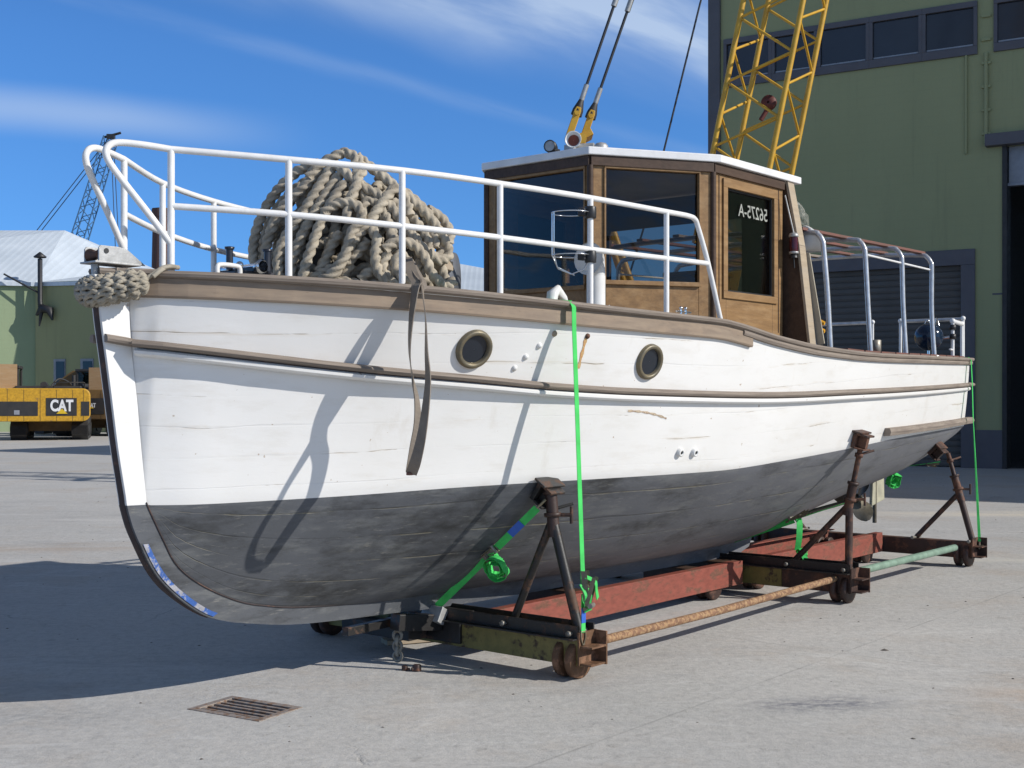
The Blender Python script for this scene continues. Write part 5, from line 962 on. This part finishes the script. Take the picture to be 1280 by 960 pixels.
RPT = [([(398, 203), (372, 214), (347, 238), (328, 268), (318, 300), (318, 328), (328, 352)], .0), ([(402, 210), (380, 234), (355, 257), (340, 285), (332, 315), (338, 348)], .03),
 ([(414, 210), (398, 235), (377, 268), (356, 298), (347, 328), (352, 355)], .045), ([(424, 218), (404, 248), (388, 274), (374, 302), (364, 330), (367, 355)], .03), ([(430, 228), (414, 254), (400, 280), (390, 308), (381, 335), (378, 355)], .05),
 ([(385, 222), (402, 205), (418, 196), (432, 191), (447, 199), (453, 213), (443, 224), (430, 214), (420, 206)], .06), ([(445, 200), (447, 225), (440, 245), (434, 262), (436, 275)], .07),
 ([(404, 266), (418, 256), (434, 253), (449, 260), (452, 275), (441, 288), (436, 304), (430, 322), (414, 343), (396, 354)], .09), ([(494, 234), (482, 248), (468, 268), (456, 284), (442, 300), (430, 320), (418, 343), (408, 356)], .06),
 ([(447, 196), (462, 208), (478, 220), (494, 234), (508, 250), (512, 270)], .02), ([(440, 226), (457, 236), (474, 244), (492, 262), (505, 284)], .03), ([(464, 284), (471, 300), (469, 322), (474, 342), (484, 352)], .09), ([(468, 340), (480, 330), (486, 345), (483, 356)], .05),
 ([(500, 240), (514, 250), (531, 266), (546, 284), (559, 308), (560, 321), (546, 325), (535, 314)], .03), ([(496, 268), (514, 292), (530, 312), (545, 322)], .0), ([(480, 312), (496, 302), (516, 306), (531, 322), (541, 344), (557, 357), (567, 352)], .10),
 ([(535, 262), (553, 274), (563, 294), (556, 312)], -.06), ([(486, 316), (478, 332), (486, 350), (502, 356)], .07), ([(380, 352), (405, 340), (428, 330), (445, 318), (460, 300)], .02), ([(396, 356), (425, 352), (455, 356), (480, 356)], .03),
 ([(492, 250), (502, 272), (512, 292), (524, 314), (520, 340)], .0), ([(512, 330), (500, 318), (494, 330), (500, 345), (516, 350)], .08), ([(425, 290), (416, 305), (408, 322), (398, 340)], .0), ([(452, 262), (462, 250), (478, 262), (486, 280), (490, 300)], .01), ([(418, 240), (430, 232), (445, 236), (458, 248)], .0),
 ([(500, 236), (520, 252), (538, 272), (550, 296), (552, 316), (540, 330)], -.04), ([(488, 232), (508, 246), (526, 264), (540, 286), (544, 310)], -.02), ([(506, 258), (522, 280), (534, 300), (536, 322), (526, 344)], -.03), ([(520, 262), (540, 280), (552, 300), (550, 326), (556, 348)], -.10), ([(450, 350), (465, 338), (482, 340), (500, 352), (520, 356)], .04), ([(470, 262), (484, 276), (492, 296), (488, 318), (494, 340)], .0)]
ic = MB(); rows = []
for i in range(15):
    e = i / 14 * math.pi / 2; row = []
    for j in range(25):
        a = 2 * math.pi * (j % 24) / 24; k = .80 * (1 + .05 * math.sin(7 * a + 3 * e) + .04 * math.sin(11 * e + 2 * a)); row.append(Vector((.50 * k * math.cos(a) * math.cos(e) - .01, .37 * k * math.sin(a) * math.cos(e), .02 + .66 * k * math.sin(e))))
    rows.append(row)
ic.grid(rows, 0, True); ic.add(rows[0][:-1], [tuple(range(24))]); obj('inner_tangle', ic, rope_mat('shaded_rope_core', (.15, .13, .105), (.11, .095, .08), (.05, .045, .04)), rp)  # smooth core in darkened rope colour, shade between the coils put into it
fr_ = MB()
for pts, dep in RPT: laid_rope(fr_, spline([pxr(x, y, dep * .8) for x, y in pts], 6), .0315)
rnd = random.Random(11)
# loops over and behind, on a slightly smaller dome
def dome(a, e, k=1.): return Vector((.53 * k * math.cos(a) * math.cos(e) - .03, .40 * k * math.sin(a) * math.cos(e), .035 + .71 * k * math.sin(e)))
for i in range(17):
    a = -math.pi * .93 + i * .37; pts = []; kk = rnd.uniform(.80, .93); a2 = a
    for j in range(9): pts.append(dome(a2, j / 8 * 1.45, kk)); a2 += rnd.uniform(-.05, .12)
    laid_rope(fr_, spline(pts, 5), .0315, step=.014)
for i in range(9):
    a0 = rnd.uniform(0, 6.28); kk = rnd.uniform(.72, .98); e0 = .1 + i * .11; pts = [dome(a0 + j * .38, e0 + rnd.uniform(-.1, .1), kk if i % 2 else kk * .92) for j in range(8)]
    laid_rope(fr_, spline(pts, 5), .0315, step=.014)
for i in range(10):
    a0 = rnd.uniform(-2.6, -.4); e0 = rnd.uniform(.1, .9); da = rnd.choice((-1, 1)) * rnd.uniform(.12, .3); de = rnd.uniform(-.16, .16); pts = [dome(a0 + j * da, min(1.4, max(.02, e0 + j * de + .08 * math.sin(j * 1.7 + i))), 1.0 + .02 * (i % 3)) for j in range(6)]
    laid_rope(fr_, spline(pts, 5), .0315, step=.014)
for i in range(6):
    a0 = .3 + i * .5; pts = [dome(a0 + j * .2, .1 + j * .22, 1.04) for j in range(6)]; laid_rope(fr_, spline(pts, 5), .0315, step=.014)
obj('rope_coil', fr_, 'ropem', rp)
b_ = MB(); b_.ribbon(spline([(0.02, -.1, .82), (.12, -.08, .80), (.24, -.05, .71), (.32, -.05, .61), (.35, -.08, .55)], 4), .07, (.1, 1, .2), .006); b_.ribbon(spline([(.10, -.12, .79), (.22, -.14, .70), (.30, -.12, .58)], 4), .06, (.1, 1, .3), .006); obj('strap_scrap', b_, 'sling', rp)
# ================================================================== brown sling hanging over the gunwale
sg_m = thing('brown_lifting_sling', 'long brown webbing sling hanging in two strands from the rope pile down the hull', 'sling', (-1.16, .9, 2.2), boat=True)
def bpx(pxx, pyy, v): u, w = at(pxx, pyy, v); return Vector((u, v, w))
s1 = [bpx(508, 322, .62), bpx(516, 343, .78), bpx(521, 353, .90), bpx(519, 362, .935), bpx(514, 400, .935), bpx(512, 440, .94), bpx(516, 475, .945), bpx(521, 500, .94), bpx(522, 530, .94), bpx(518, 560, .94), bpx(514, 590, .94)]
s2 = [bpx(512, 325, .60), bpx(522, 343, .78), bpx(528, 353, .90), bpx(528, 362, .945), bpx(532, 400, .965), bpx(533, 440, 1.0), bpx(535, 475, 1.05), bpx(532, 510, 1.08), bpx(527, 545, 1.07), bpx(520, 575, 1.02), bpx(514, 592, .95)]
def sides(n, a0, a1): return [Vector((math.cos(a0 + (a1 - a0) * i / (n - 1)), math.sin(a0 + (a1 - a0) * i / (n - 1)), 0)) for i in range(n)]
for s_, a0, a1 in ((s1, 0.9, 3.6), (s2, .0, -2.0)):
    p_ = spline(s_, 5); b_ = MB(); b_.ribbon(p_, .058, sides(len(p_), a0, a1), .005); obj('strand', b_, 'sling', sg_m)
b_ = MB(); e_ = bpx(514, 592, .945); b_.box(e_, (.05, .025, .016)); obj('stitched_end', b_, 'oxide', sg_m, .003)
# ================================================================== CRADLE
cr = thing('boat_cradle', 'rusty steel wheeled boat cradle with three pairs of props under the hull', 'boat cradle', (3.1, 0, 0), boat=True)
def channel(mb, p, q, h, fl=.07, t=.008, side=1, mi=0):
    """C channel along p-q, web on one side"""
    p, q = Vector(p), Vector(q); d = (q - p).normalized(); s_ = d.cross(Vector((0, 0, 1))).normalized() * side; up = Vector((0, 0, 1))
    mb.bar(p, q, t, h, mi); mb.bar(p + s_ * (fl / 2 + t / 2) + up * (h / 2 - t / 2), q + s_ * (fl / 2 + t / 2) + up * (h / 2 - t / 2), fl, t, mi); mb.bar(p + s_ * (fl / 2 + t / 2) - up * (h / 2 - t / 2), q + s_ * (fl / 2 + t / 2) - up * (h / 2 - t / 2), fl, t, mi)
def wheel_set(u, v):
    b_ = MB()
    for dv in (-.045, .045): b_.lathe([(.001, -.028), (.085, -.028), (.105, -.024), (.112, -.018), (.112, .018), (.105, .024), (.085, .028), (.001, .028)], (u, v + dv, .113), (0, 1, 0), 24)
    w_ = obj('wheel', b_, 'wheelrust' if v > 0 and u < 1 else 'steelbrn', cr); b_ = MB(); b_.cyl((u, v - .09, .113), (u, v + .09, .113), .022, 10); obj('axle', b_, 'steelblk', w_)
VE = 1.14
for i, (u, mt, mt2) in enumerate(((0., 'olive', 'steelblk'), (3.49, 'redbeam', 'steelblk'), (6.27, 'steelbrn', 'steelbrn'))):
    z0, z1 = .085, .235; VE = (1.14, 1.20, 1.17)[i]
    b_ = MB()
    if i == 1: mt = 'steelbrn'
    channel(b_, (u - .055, -VE, .16), (u - .055, VE, .16), .155, .05, side=1); channel(b_, (u + .055, -VE, .16), (u + .055, VE, .16), .155, .05, side=-1); cb = obj('cross_beam', b_, mt, cr, .003)
    if i == 1: b_ = MB(); b_.bx(u - .0665, u - .0592, .14, .60, .087, .232); obj('painted_patch', b_, 'olive', cb)
    b_ = MB()
    for du in (-.075, .075): b_.bar((u + du, -VE + .0, .276), (u + du, VE - .0, .276), .012, .078); b_.bar((u + du * 1.35, -VE, .2415), (u + du * 1.35, VE, .2415), .055, .009)
    if i < 2: obj('top_angle', b_, mt2, cr, .002)
    for sg in (1, -1): b_ = MB(); b_.box((u, sg * (VE + .006), .185), (.17, .012, .19)); b_.box((u, sg * (VE + .045), .10), (.15, .09, .01)); b_.box((u + .07, sg * (VE + .05), .185), (.012, .09, .19)); b_.box((u + .0, sg * (VE + .05), .20), (.15, .09, .01)); obj('end_bracket', b_, 'wheelrust' if i == 0 else 'steelbrn', cb)
    for sg in (1, -1): wheel_set(u, sg * (VE - .1))
# keel beams
for sg in (1, -1):
    for u0, u1, mt in ((.09, 3.34, 'redbeam'), (3.62, 6.17, 'redbeam')):
        if sg < 0 and u0 < 1: continue
        b_ = MB(); channel(b_, (u0, .29 * sg, .185), (u1, .29 * sg, .185), .19, .07, .01, side=1 if sg > 0 else -1); obj('keel_beam', b_, mt, cr, .003)
for u in (.45, 2.95, 3.7, 5.9): wheel_set(u, .20); wheel_set(u, -.20)
for u, h_ in ((.0, .30), (1.2, .285), (2.75, .28), (3.35, .28)):
    b_ = MB(); b_.box((u, 0, .1 + (h_ - .1) / 2 - .003), (.16 if u < 3 else .3, .48, h_ - .1 - .01)); b_.box((u, 0, .09), (.1, .5, .02)); obj('keel_block', b_, 'cabindark' if u > .5 else 'steelblk', cr, .006)
# tongue forward of the front beam
b_ = MB(); b_.bar((-.08, -.12, .235), (-.75, -.06, .24), .05, .05); b_.bar((-.08, .06, .22), (-.42, .02, .26), .09, .10); b_.box((-.2, -.3, .16), (.16, .6, .08)); obj('draw_bar', b_, 'steelblk', cr, .004)
b_ = MB(); b_.box((-.12, .06, .27), (.06, .16, .10), rot=Matrix.Rotation(.5, 3, 'Y')); b_.box((-.30, -.02, .24), (.10, .10, .035)); obj('hitch_plate', b_, 'galv', cr, .004)
# tie pipes
b_ = MB(); b_.tube([(.07, 1.10, .19), (1.6, 1.10, .185), (3.44, 1.06, .19)], .026, 12); obj('tie_pipe', b_, 'rust', cr, label='rust flaked tie pipe')
b_ = MB(); b_.tube([(3.60, 1.07, .205), (6.02, 1.07, .20)], .032, 12); obj('tie_pipe', b_, 'green_pipe', cr, label='pale green tie pipe')
for u0, u1 in ((.07, 3.4), (3.6, 6.1)): b_ = MB(); b_.tube([(u0, -1.08, .19), (u1, -1.08, .19)], .026, 10); obj('tie_pipe', b_, 'rust', cr)
# stands
def stand(u, sg, joint, top, inner, outer, mt):
    jv, jw = joint; tv, tw = top; o_ = MB(); o_.tube([(u, sg * outer[0], outer[1]), (u, sg * jv, jw)], .030, 12)
    o_.tube([(u, sg * inner[0], inner[1]), (u, sg * (jv - .02), jw - .03)], .024, 12); o_.tube([(u - .03, sg * outer[0], outer[1]), (u + .03, sg * outer[0], outer[1])], .02, 10); so = obj('prop_stand', o_, mt, cr)
    d_ = Vector((0, sg * (tv - jv), tw - jw)).normalized(); J = Vector((u, sg * jv, jw)); T = Vector((u, sg * tv, tw))
    b_ = MB(); b_.tube([J - d_ * .10, J + d_ * .17], .036, 12); b_.lathe([(.036, -.012), (.05, -.012), (.05, .012), (.036, .012)], J + d_ * .03, d_, 14); b_.lathe([(.036, -.01), (.046, -.01), (.046, .01), (.036, .01)], J + d_ * .16, d_, 14)
    b_.tube([J + d_ * .03, J + d_ * .03 + Vector((.05, sg * .10, 0))], .011, 8); b_.tube([J + d_ * .03 + Vector((.05, sg * .10, -.05)), J + d_ * .03 + Vector((.05, sg * .10, .05))], .010, 8); obj('collar', b_, 'steelbrn', so)
    b_ = MB(); b_.tube([J + d_ * .1, T - d_ * .05], .021, 10); b_.tube([T - d_ * .13 + Vector((-.02, sg * -.02, 0)), T - d_ * .10 + Vector((.11, sg * .07, .01))], .010, 8); b_.lathe([(.021, 0), (.034, 0), (.034, .03), (.021, .03)], T - d_ * .14, d_, 8); obj('screw_jack', b_, mt, so)
    # head plate lying against the hull
    hvv = hv(u, tw); e = .03; upd = Vector((0, sg * (hv(u, tw + e) - hv(u, tw - e)), 2 * e)).normalized(); nn = Vector((0, upd.z * sg, -upd.y * sg)).normalized(); C_ = Vector((u, sg * hvv, tw)) + nn * .022
    m_ = Matrix((Vector((1, 0, 0)), upd, nn)).transposed(); b_ = MB(); b_.box(C_, (.14, .12, .03), rot=m_); b_.box(C_ + nn * .055 + upd * .055, (.14, .016, .09), rot=m_); b_.box(C_ + nn * .055 - upd * .055, (.14, .012, .08), rot=m_)
    b_.box(C_ + nn * .05, (.05, .09, .07), rot=m_); b_.box(C_ + nn * .012 + upd * .072 + Vector((0, 0, .0)), (.20, .014, .09), rot=m_); obj('head_plate', b_, mt, so, .004)
    for s2 in (outer, inner): b_ = MB(); b_.tube([(u - .10, sg * s2[0], s2[1] + .0), (u + .10, sg * s2[0], s2[1] + .0)], .013, 8); b_.lathe([(.001, 0), (.018, 0), (.018, .012), (.001, .012)], (u - .10, sg * s2[0], s2[1]), (-1, 0, 0), 6); obj('pivot_bolt', b_, 'pewter', so)
for sg in (1, -1):
    t0 = .98; stand(0., sg, (.90, .90), (hv(0, 1.10) + .06, 1.10 - .02), (.60, .275), (1.09, .27), 'steelblk')
    stand(3.49, sg, (1.155, .79), (hv(3.49, 1.285) + .06, 1.29), (.66, .275), (1.15, .27), 'steelbrn')
    stand(6.27, sg, (1.02, .71), (.90, 1.13), (.60, .25), (1.15, .25), 'steelbrn')
# ================================================================== ratchet straps
GREEN = 'green ratchet straps tying the boat to the cradle'
def coil(mb, c, r, w, turns=3, ax=(0, 1, 0), mi=0, seed=1):
    rnd = random.Random(seed); c = Vector(c); ax = Vector(ax).normalized(); u = ax.orthogonal().normalized(); v = ax.cross(u)
    for k in range(turns):
        rr = r * (1 - .22 * k); off = ax * rnd.uniform(-.012, .012); pts = [c + off + (u * math.cos(a) * rr * (1 + .1 * rnd.uniform(-1, 1)) + v * math.sin(a) * rr * 1.1) + ax * .01 * math.sin(3 * a + k) for a in [2 * math.pi * i / 22 for i in range(22)]]
        pts.append(pts[0]); mb.ribbon(pts, w, [ax + Vector((rnd.uniform(-.2, .2), 0, rnd.uniform(-.2, .2))) for _ in pts], .003, mi)
def ratchet(parent, c, d, n, sc=1.):
    c, d, n = Vector(c), Vector(d).normalized(), Vector(n).normalized(); s_ = d.cross(n).normalized(); m_ = Matrix((d, s_, n)).transposed(); b_ = MB()
    for q in (-.026, .026): b_.box(c + s_ * q * sc + n * .012, (.15 * sc, .003, .03 * sc), rot=m_); b_.box(c + s_ * q * 1.15 * sc + n * .035 * sc + d * .03, (.15 * sc, .003, .02 * sc), rot=m_ @ Matrix.Rotation(.35, 3, 'Y'))
    b_.tube([c - s_ * .034 * sc + n * .02, c + s_ * .034 * sc + n * .02], .012 * sc, 10); b_.tube([c + d * .11 * sc - s_ * .034 * sc + n * .0, c + d * .11 * sc + s_ * .034 * sc + n * .0], .009 * sc, 8)
    o_ = obj('ratchet', b_, 'bronze', parent); b_ = MB(); b_.tube([c + d * .095 * sc - s_ * .036 * sc + n * .03 * sc, c + d * .095 * sc + s_ * .036 * sc + n * .03 * sc], .013 * sc, 8); obj('handle_grip', b_, 'pewter', o_)
st1 = thing('ratchet_strap', 'bright green strap hanging straight down the hull side to the front cross beam', 'strap', (.02, 1.19, .2), group=GREEN, boat=True)
us = -.165
pts = [bpx(615, 377, .7) * 0 + Vector((-.75, .70, 2.185)), Vector((-.45, .88, 2.172)), Vector((us - .03, 1.10, 2.162)), Vector((us, Bf(us) + .02, 2.155)), Vector((us, Bf(us) + .044, 2.12))]
for w in frange(2.0, .52, .25): pts.append(Vector((us + (2.0 - w) * .075, Bf(us) + .046 - (2.0 - w) * .012, w)))
vb = pts[-1].y; b_ = MB(); b_.ribbon(pts, .038, (1, 0, 0), .003); obj('webbing', b_, 'strap', st1)
ub2 = pts[-1].x; b_ = MB(); b_.ribbon([(ub2, vb, .50), (ub2, vb + .0, .28)], .038, (1, 0, 0), .003); obj('webbing', b_, 'strap', st1)
b_ = MB(); b_.ribbon([(ub2 - .0, vb + .002, .42), (ub2 - .0, vb + .002, .335)], .039, (1, 0, 0), .004); obj('blue_label', b_, 'bluelab', st1)
ratchet(st1, (ub2, vb + .005, .545), (0, .1, -1), (.45, 1, 0), 1.15)
b_ = MB(); b_.ribbon(spline([(ub2 - .01, vb + .02, .60), (ub2 + .03, vb + .06, .57), (ub2 + .05, vb + .055, .52), (ub2 + .07, vb + .05, .47)], 4), .038, (1, -.3, .3), .004); b_.ribbon(spline([(ub2 - .02, vb + .01, .56), (ub2 - .015, vb + .045, .50), (ub2 + .0, vb + .03, .45), (ub2 + .02, vb + .02, .40)], 4), .05, (1, .3, 0), .004); obj('webbing_tail', b_, 'strap', st1)
b_ = MB(); b_.tube([(ub2 - .02, vb, .285), (ub2 - .022, vb, .25), (ub2 - .005, vb, .21), (ub2 + .005, vb, .21), (ub2 + .022, vb, .25), (ub2 + .02, vb, .285)], .0045, 6, closed=True); b_.tube([(ub2, vb, .21), (ub2 - .01, vb - .02, .17), (ub2, vb - .04, .16)], .005, 6); obj('hook', b_, 'bronze', st1)
st2 = thing('ratchet_strap', 'green strap running from the front prop down under the keel, with a hanging coil', 'strap', (0, .5, .3), group=GREEN, boat=True)
A_, B_ = Vector((-.075, .84, .97)), Vector((-.075, .03, .30)); mid = A_.lerp(B_, .52) ; b_ = MB(); b_.ribbon([A_, A_.lerp(B_, .40)], .046, (-.43, -.5, .62), .003); obj('webbing', b_, 'strap', st2); b_ = MB(); b_.ribbon([A_.lerp(B_, .50), B_], .046, (-.43, -.5, .62), .003); obj('webbing', b_, 'strap', st2)
b_ = MB(); b_.ribbon([A_.lerp(B_, .14) + Vector((-.003, .002, 0)), A_.lerp(B_, .25) + Vector((-.003, .002, 0))], .047, (-.43, -.5, .62), .005); obj('blue_label', b_, 'bluelab', st2)
ratchet(st2, A_.lerp(B_, .46), (A_ - B_), (-1, .3, 0), .75)
b_ = MB(); coil(b_, A_.lerp(B_, .42) + Vector((.0, .03, -.095)), .072, .045, 3, (.95, -.15, .45), 0, 3); b_.ribbon(spline([A_.lerp(B_, .46), A_.lerp(B_, .40) + Vector((0, 0, -.02)), A_.lerp(B_, .38) + Vector((0, .02, -.09))], 4), .04, (1, 0, 0), .004); obj('webbing_coil', b_, 'strap', st2)
b_ = MB(); b_.tube([A_, A_ + Vector((.03, .04, .05))], .008, 6); obj('hook', b_, 'bronze', st2)
st3 = thing('ratchet_strap', 'green strap crossing under the hull from the middle prop, with a long dangling tail', 'strap', (3.4, .5, .3), group=GREEN, boat=True)
A_, B_ = Vector((3.62, 1.13, .80)), Vector((3.62, .05, .41)); b_ = MB(); b_.ribbon([A_, A_.lerp(B_, .40)], .03, (1, 0, .2), .003); obj('webbing', b_, 'strap', st3); b_ = MB(); b_.ribbon([A_.lerp(B_, .48), B_], .055, (-.3, -.4, .85), .003); obj('webbing', b_, 'strap', st3)
ratchet(st3, A_.lerp(B_, .43), (B_ - A_), (0, .5, 1), 1.0)
c0 = A_.lerp(B_, .44); b_ = MB(); b_.ribbon(spline([c0, c0 + Vector((-.02, .02, -.05)), c0 + Vector((-.03, .02, -.16)), c0 + Vector((-.02, .0, -.26))], 4), .05, (.7, .7, 0), .004); coil(b_, c0 + Vector((-.02, .04, -.30)), .05, .045, 3, (.8, .6, .2), 0, 5); obj('webbing_coil', b_, 'strap', st3)
st4 = thing('ratchet_strap', 'thin green strap at the rear prop with a coil hanging beside the rudder', 'strap', (6.2, .5, .6), group=GREEN, boat=True)
A_, B_ = Vector((6.2, .86, 1.0)), Vector((6.2, 0.0, .86)); b_ = MB(); b_.ribbon([A_, B_], .035, (1, 0, .1), .003); obj('webbing', b_, 'strap', st4)
b_ = MB(); c0 = Vector((6.28, .36, .80)); coil(b_, c0, .075, .06, 3, (.35, -.8, .5), 0, 8); b_.ribbon([c0 + Vector((0, 0, .09)), c0 + Vector((0, -.02, .14))], .04, (.7, .7, 0)); obj('webbing_coil', b_, 'strap', st4); ratchet(st4, (6.2, .80, .985), (0, -1, -.16), (0, .2, -1), .6)
st5 = thing('ratchet_strap', 'green strap hanging from the stern corner of the boat to the rear cross beam', 'strap', (6.6, .95, .2), group=GREEN, boat=True)
ut = 6.88; vt = Bf(ut); b_ = MB(); pts = [Vector((ut - .02, vt - .10, 2.035)), Vector((ut - .01, vt + .02, 2.03)), Vector((ut, vt + .04, 2.0)), Vector((ut - .01, vt + .055, 1.76)), Vector((ut, vt + .06, 1.42))]; b_.ribbon(pts, .05, (1, -.2, 0), .003); obj('webbing', b_, 'strap', st5)
b_ = MB(); b_.ribbon([pts[-1], Vector((6.32, 1.20, .24))], .028, [Vector((1, -.2, 0)), Vector((.35, 1, 0))], .003); obj('webbing', b_, 'strap', st5)
b_ = MB(); b_.tube([(6.32, 1.20, .24), (6.30, 1.20, .17)], .012, 8); b_.tube([(6.31, 1.16, .2), (6.31, 1.24, .2)], .01, 8); obj('hook', b_, 'bronze', st5)
# ================================================================== ground clutter
def ground_xy(pxx, pyy): Y = 1.6 * 1557 / (pyy - 500); return (pxx - 640) / 1557 * Y, Y
dg_ = thing('drain_grate', 'rusty iron drain grate set in the concrete in front of the bow', 'drain grate', (gc.x, gc.y, 0), math.atan2(gex.y, gex.x))
b_ = MB(); fw = .03
b_.bx(-gl_ - .012, gl_ + .012, -gw_ - .012, -gw_ + fw, -.03, .004); b_.bx(-gl_ - .012, gl_ + .012, gw_ - fw, gw_ + .012, -.03, .004); b_.bx(-gl_ - .012, -gl_ + fw, -gw_ + fw, gw_ - fw, -.03, .004); b_.bx(gl_ - fw, gl_ + .012, -gw_ + fw, gw_ - fw, -.03, .004)
grm = rusty('grate_rust', (.30, .25, .21), (.20, .12, .075), 25, .5); obj('frame', b_, grm, dg_, .003)
for i in range(5): y0 = -gw_ + fw + .016 + i * .049; b_ = MB(); b_.bx(-gl_ + fw, gl_ - fw, y0, y0 + .021, -.035, .001 + random.uniform(-.002, .001)); obj('bar', b_, grm, dg_, .003)
b_ = MB(); b_.bx(-.012, .012, -gw_ + fw, gw_ - fw, -.05, -.037); obj('cross_bar', b_, grm, dg_)
b_ = MB(); b_.add([(-gl_, -gw_, -.001), (gl_, -gw_, -.001), (gl_, gw_, -.001), (-gl_, gw_, -.001), (-gl_, -gw_, -.45), (gl_, -gw_, -.45), (gl_, gw_, -.45), (-gl_, gw_, -.45)], [(0, 1, 5, 4), (1, 2, 6, 5), (2, 3, 7, 6), (3, 0, 4, 7), (4, 5, 6, 7)]); obj('pit', b_, simple('black_pit', (.012, .011, .01), rough=.9), dg_)
cx_, cy_ = ground_xy(497, 829); chn = thing('hanging_chain', 'short length of heavy grey chain hanging beneath the front of the cradle', 'chain', (cx_, cy_, .0), 0)
def torus(mb, c, ra, rb, r, axis, n=18):
    c = Vector(c); ax = Vector(axis).normalized(); u = Vector((0, 0, 1)); v = ax.cross(u).normalized(); mb.tube([c + v * math.cos(2 * math.pi * k / n) * ra + u * math.sin(2 * math.pi * k / n) * rb for k in range(n)], r, 8, closed=True)
chm = simple('grey_chain', (.27, .26, .22), (.18, .16, .13), 20, .7)
for k, (z, axs) in enumerate(((.042, (.25, 1, 0)), (.075, (1, -.2, 0)), (.105, (.25, 1, 0)), (.135, (1, -.2, 0)), (.17, (.2, 1, 0)))): b_ = MB(); torus(b_, (0.0, .0, z), .025 if k % 2 == 0 else .02, .028, .0105, axs); obj('link', b_, chm, chn)
b_ = MB(); b_.tube([(0, 0, .19), (.02, .14, .25)], .012, 8); obj('shackle', b_, 'steelbrn', chn)
for i, (pxx, pyy, lb, r) in enumerate(((506, 838, 'small rusty nut lying below the hanging chain', .02), (521, 839, 'rusty bolt lump lying to the right of the nut', .028))):
    x, y = ground_xy(pxx, pyy); b_ = MB(); b_.lathe([(.001, 0), (r, 0), (r, r * 1.3), (r * .5, r * 1.5), (.001, r * 1.5)], (x, y, .0), (0, .2 * i, 1), 6); b_.tube([(x, y, r * .6), (x + .03 * (1 - 2 * i), y - .012, r * .5)], r * .4, 7); obj('scrap_bolt', b_, 'steelbrn', None, .002, lb, 'scrap')
pk = MB(); x0, y0 = ground_xy(480, 806); x1, y1 = ground_xy(552, 800); pk.bar((x0, y0, .02), (x1, y1, .022), .13, .03); pk.bar((x0 + .05, y0 + .06, .045), (x1 - .02, y1 + .09, .05), .10, .018); obj('timber_plank', pk, 'palewood', None, .003, 'weathered yellowish plank lying under the front of the cradle', 'plank')
rnd = random.Random(5); db = MB()
for i in range(280):
    pxx, pyy = rnd.uniform(0, 1280), 500 + 1 / (rnd.uniform(1 / 500, 1 / 70)); x, y = ground_xy(pxx, pyy); r = rnd.uniform(.003, .011) * (1 if i % 9 else 1.8); a = rnd.uniform(0, 6.28)
    vs = [(x + r * math.cos(a + k * 1.05) * rnd.uniform(.5, 1.6), y + r * math.sin(a + k * 1.05) * rnd.uniform(.5, 1.2), .001) for k in range(6)]; db.add(vs + [(x, y, r * .6)], [(k, (k + 1) % 6, 6) for k in range(6)])
obj('gravel_crumbs', db, simple('crumb_dark', (.09, .08, .07), (.16, .14, .12), 3, .9), None, 0, 'scattered dark crumbs and flakes on the concrete', 'debris', kind='stuff')
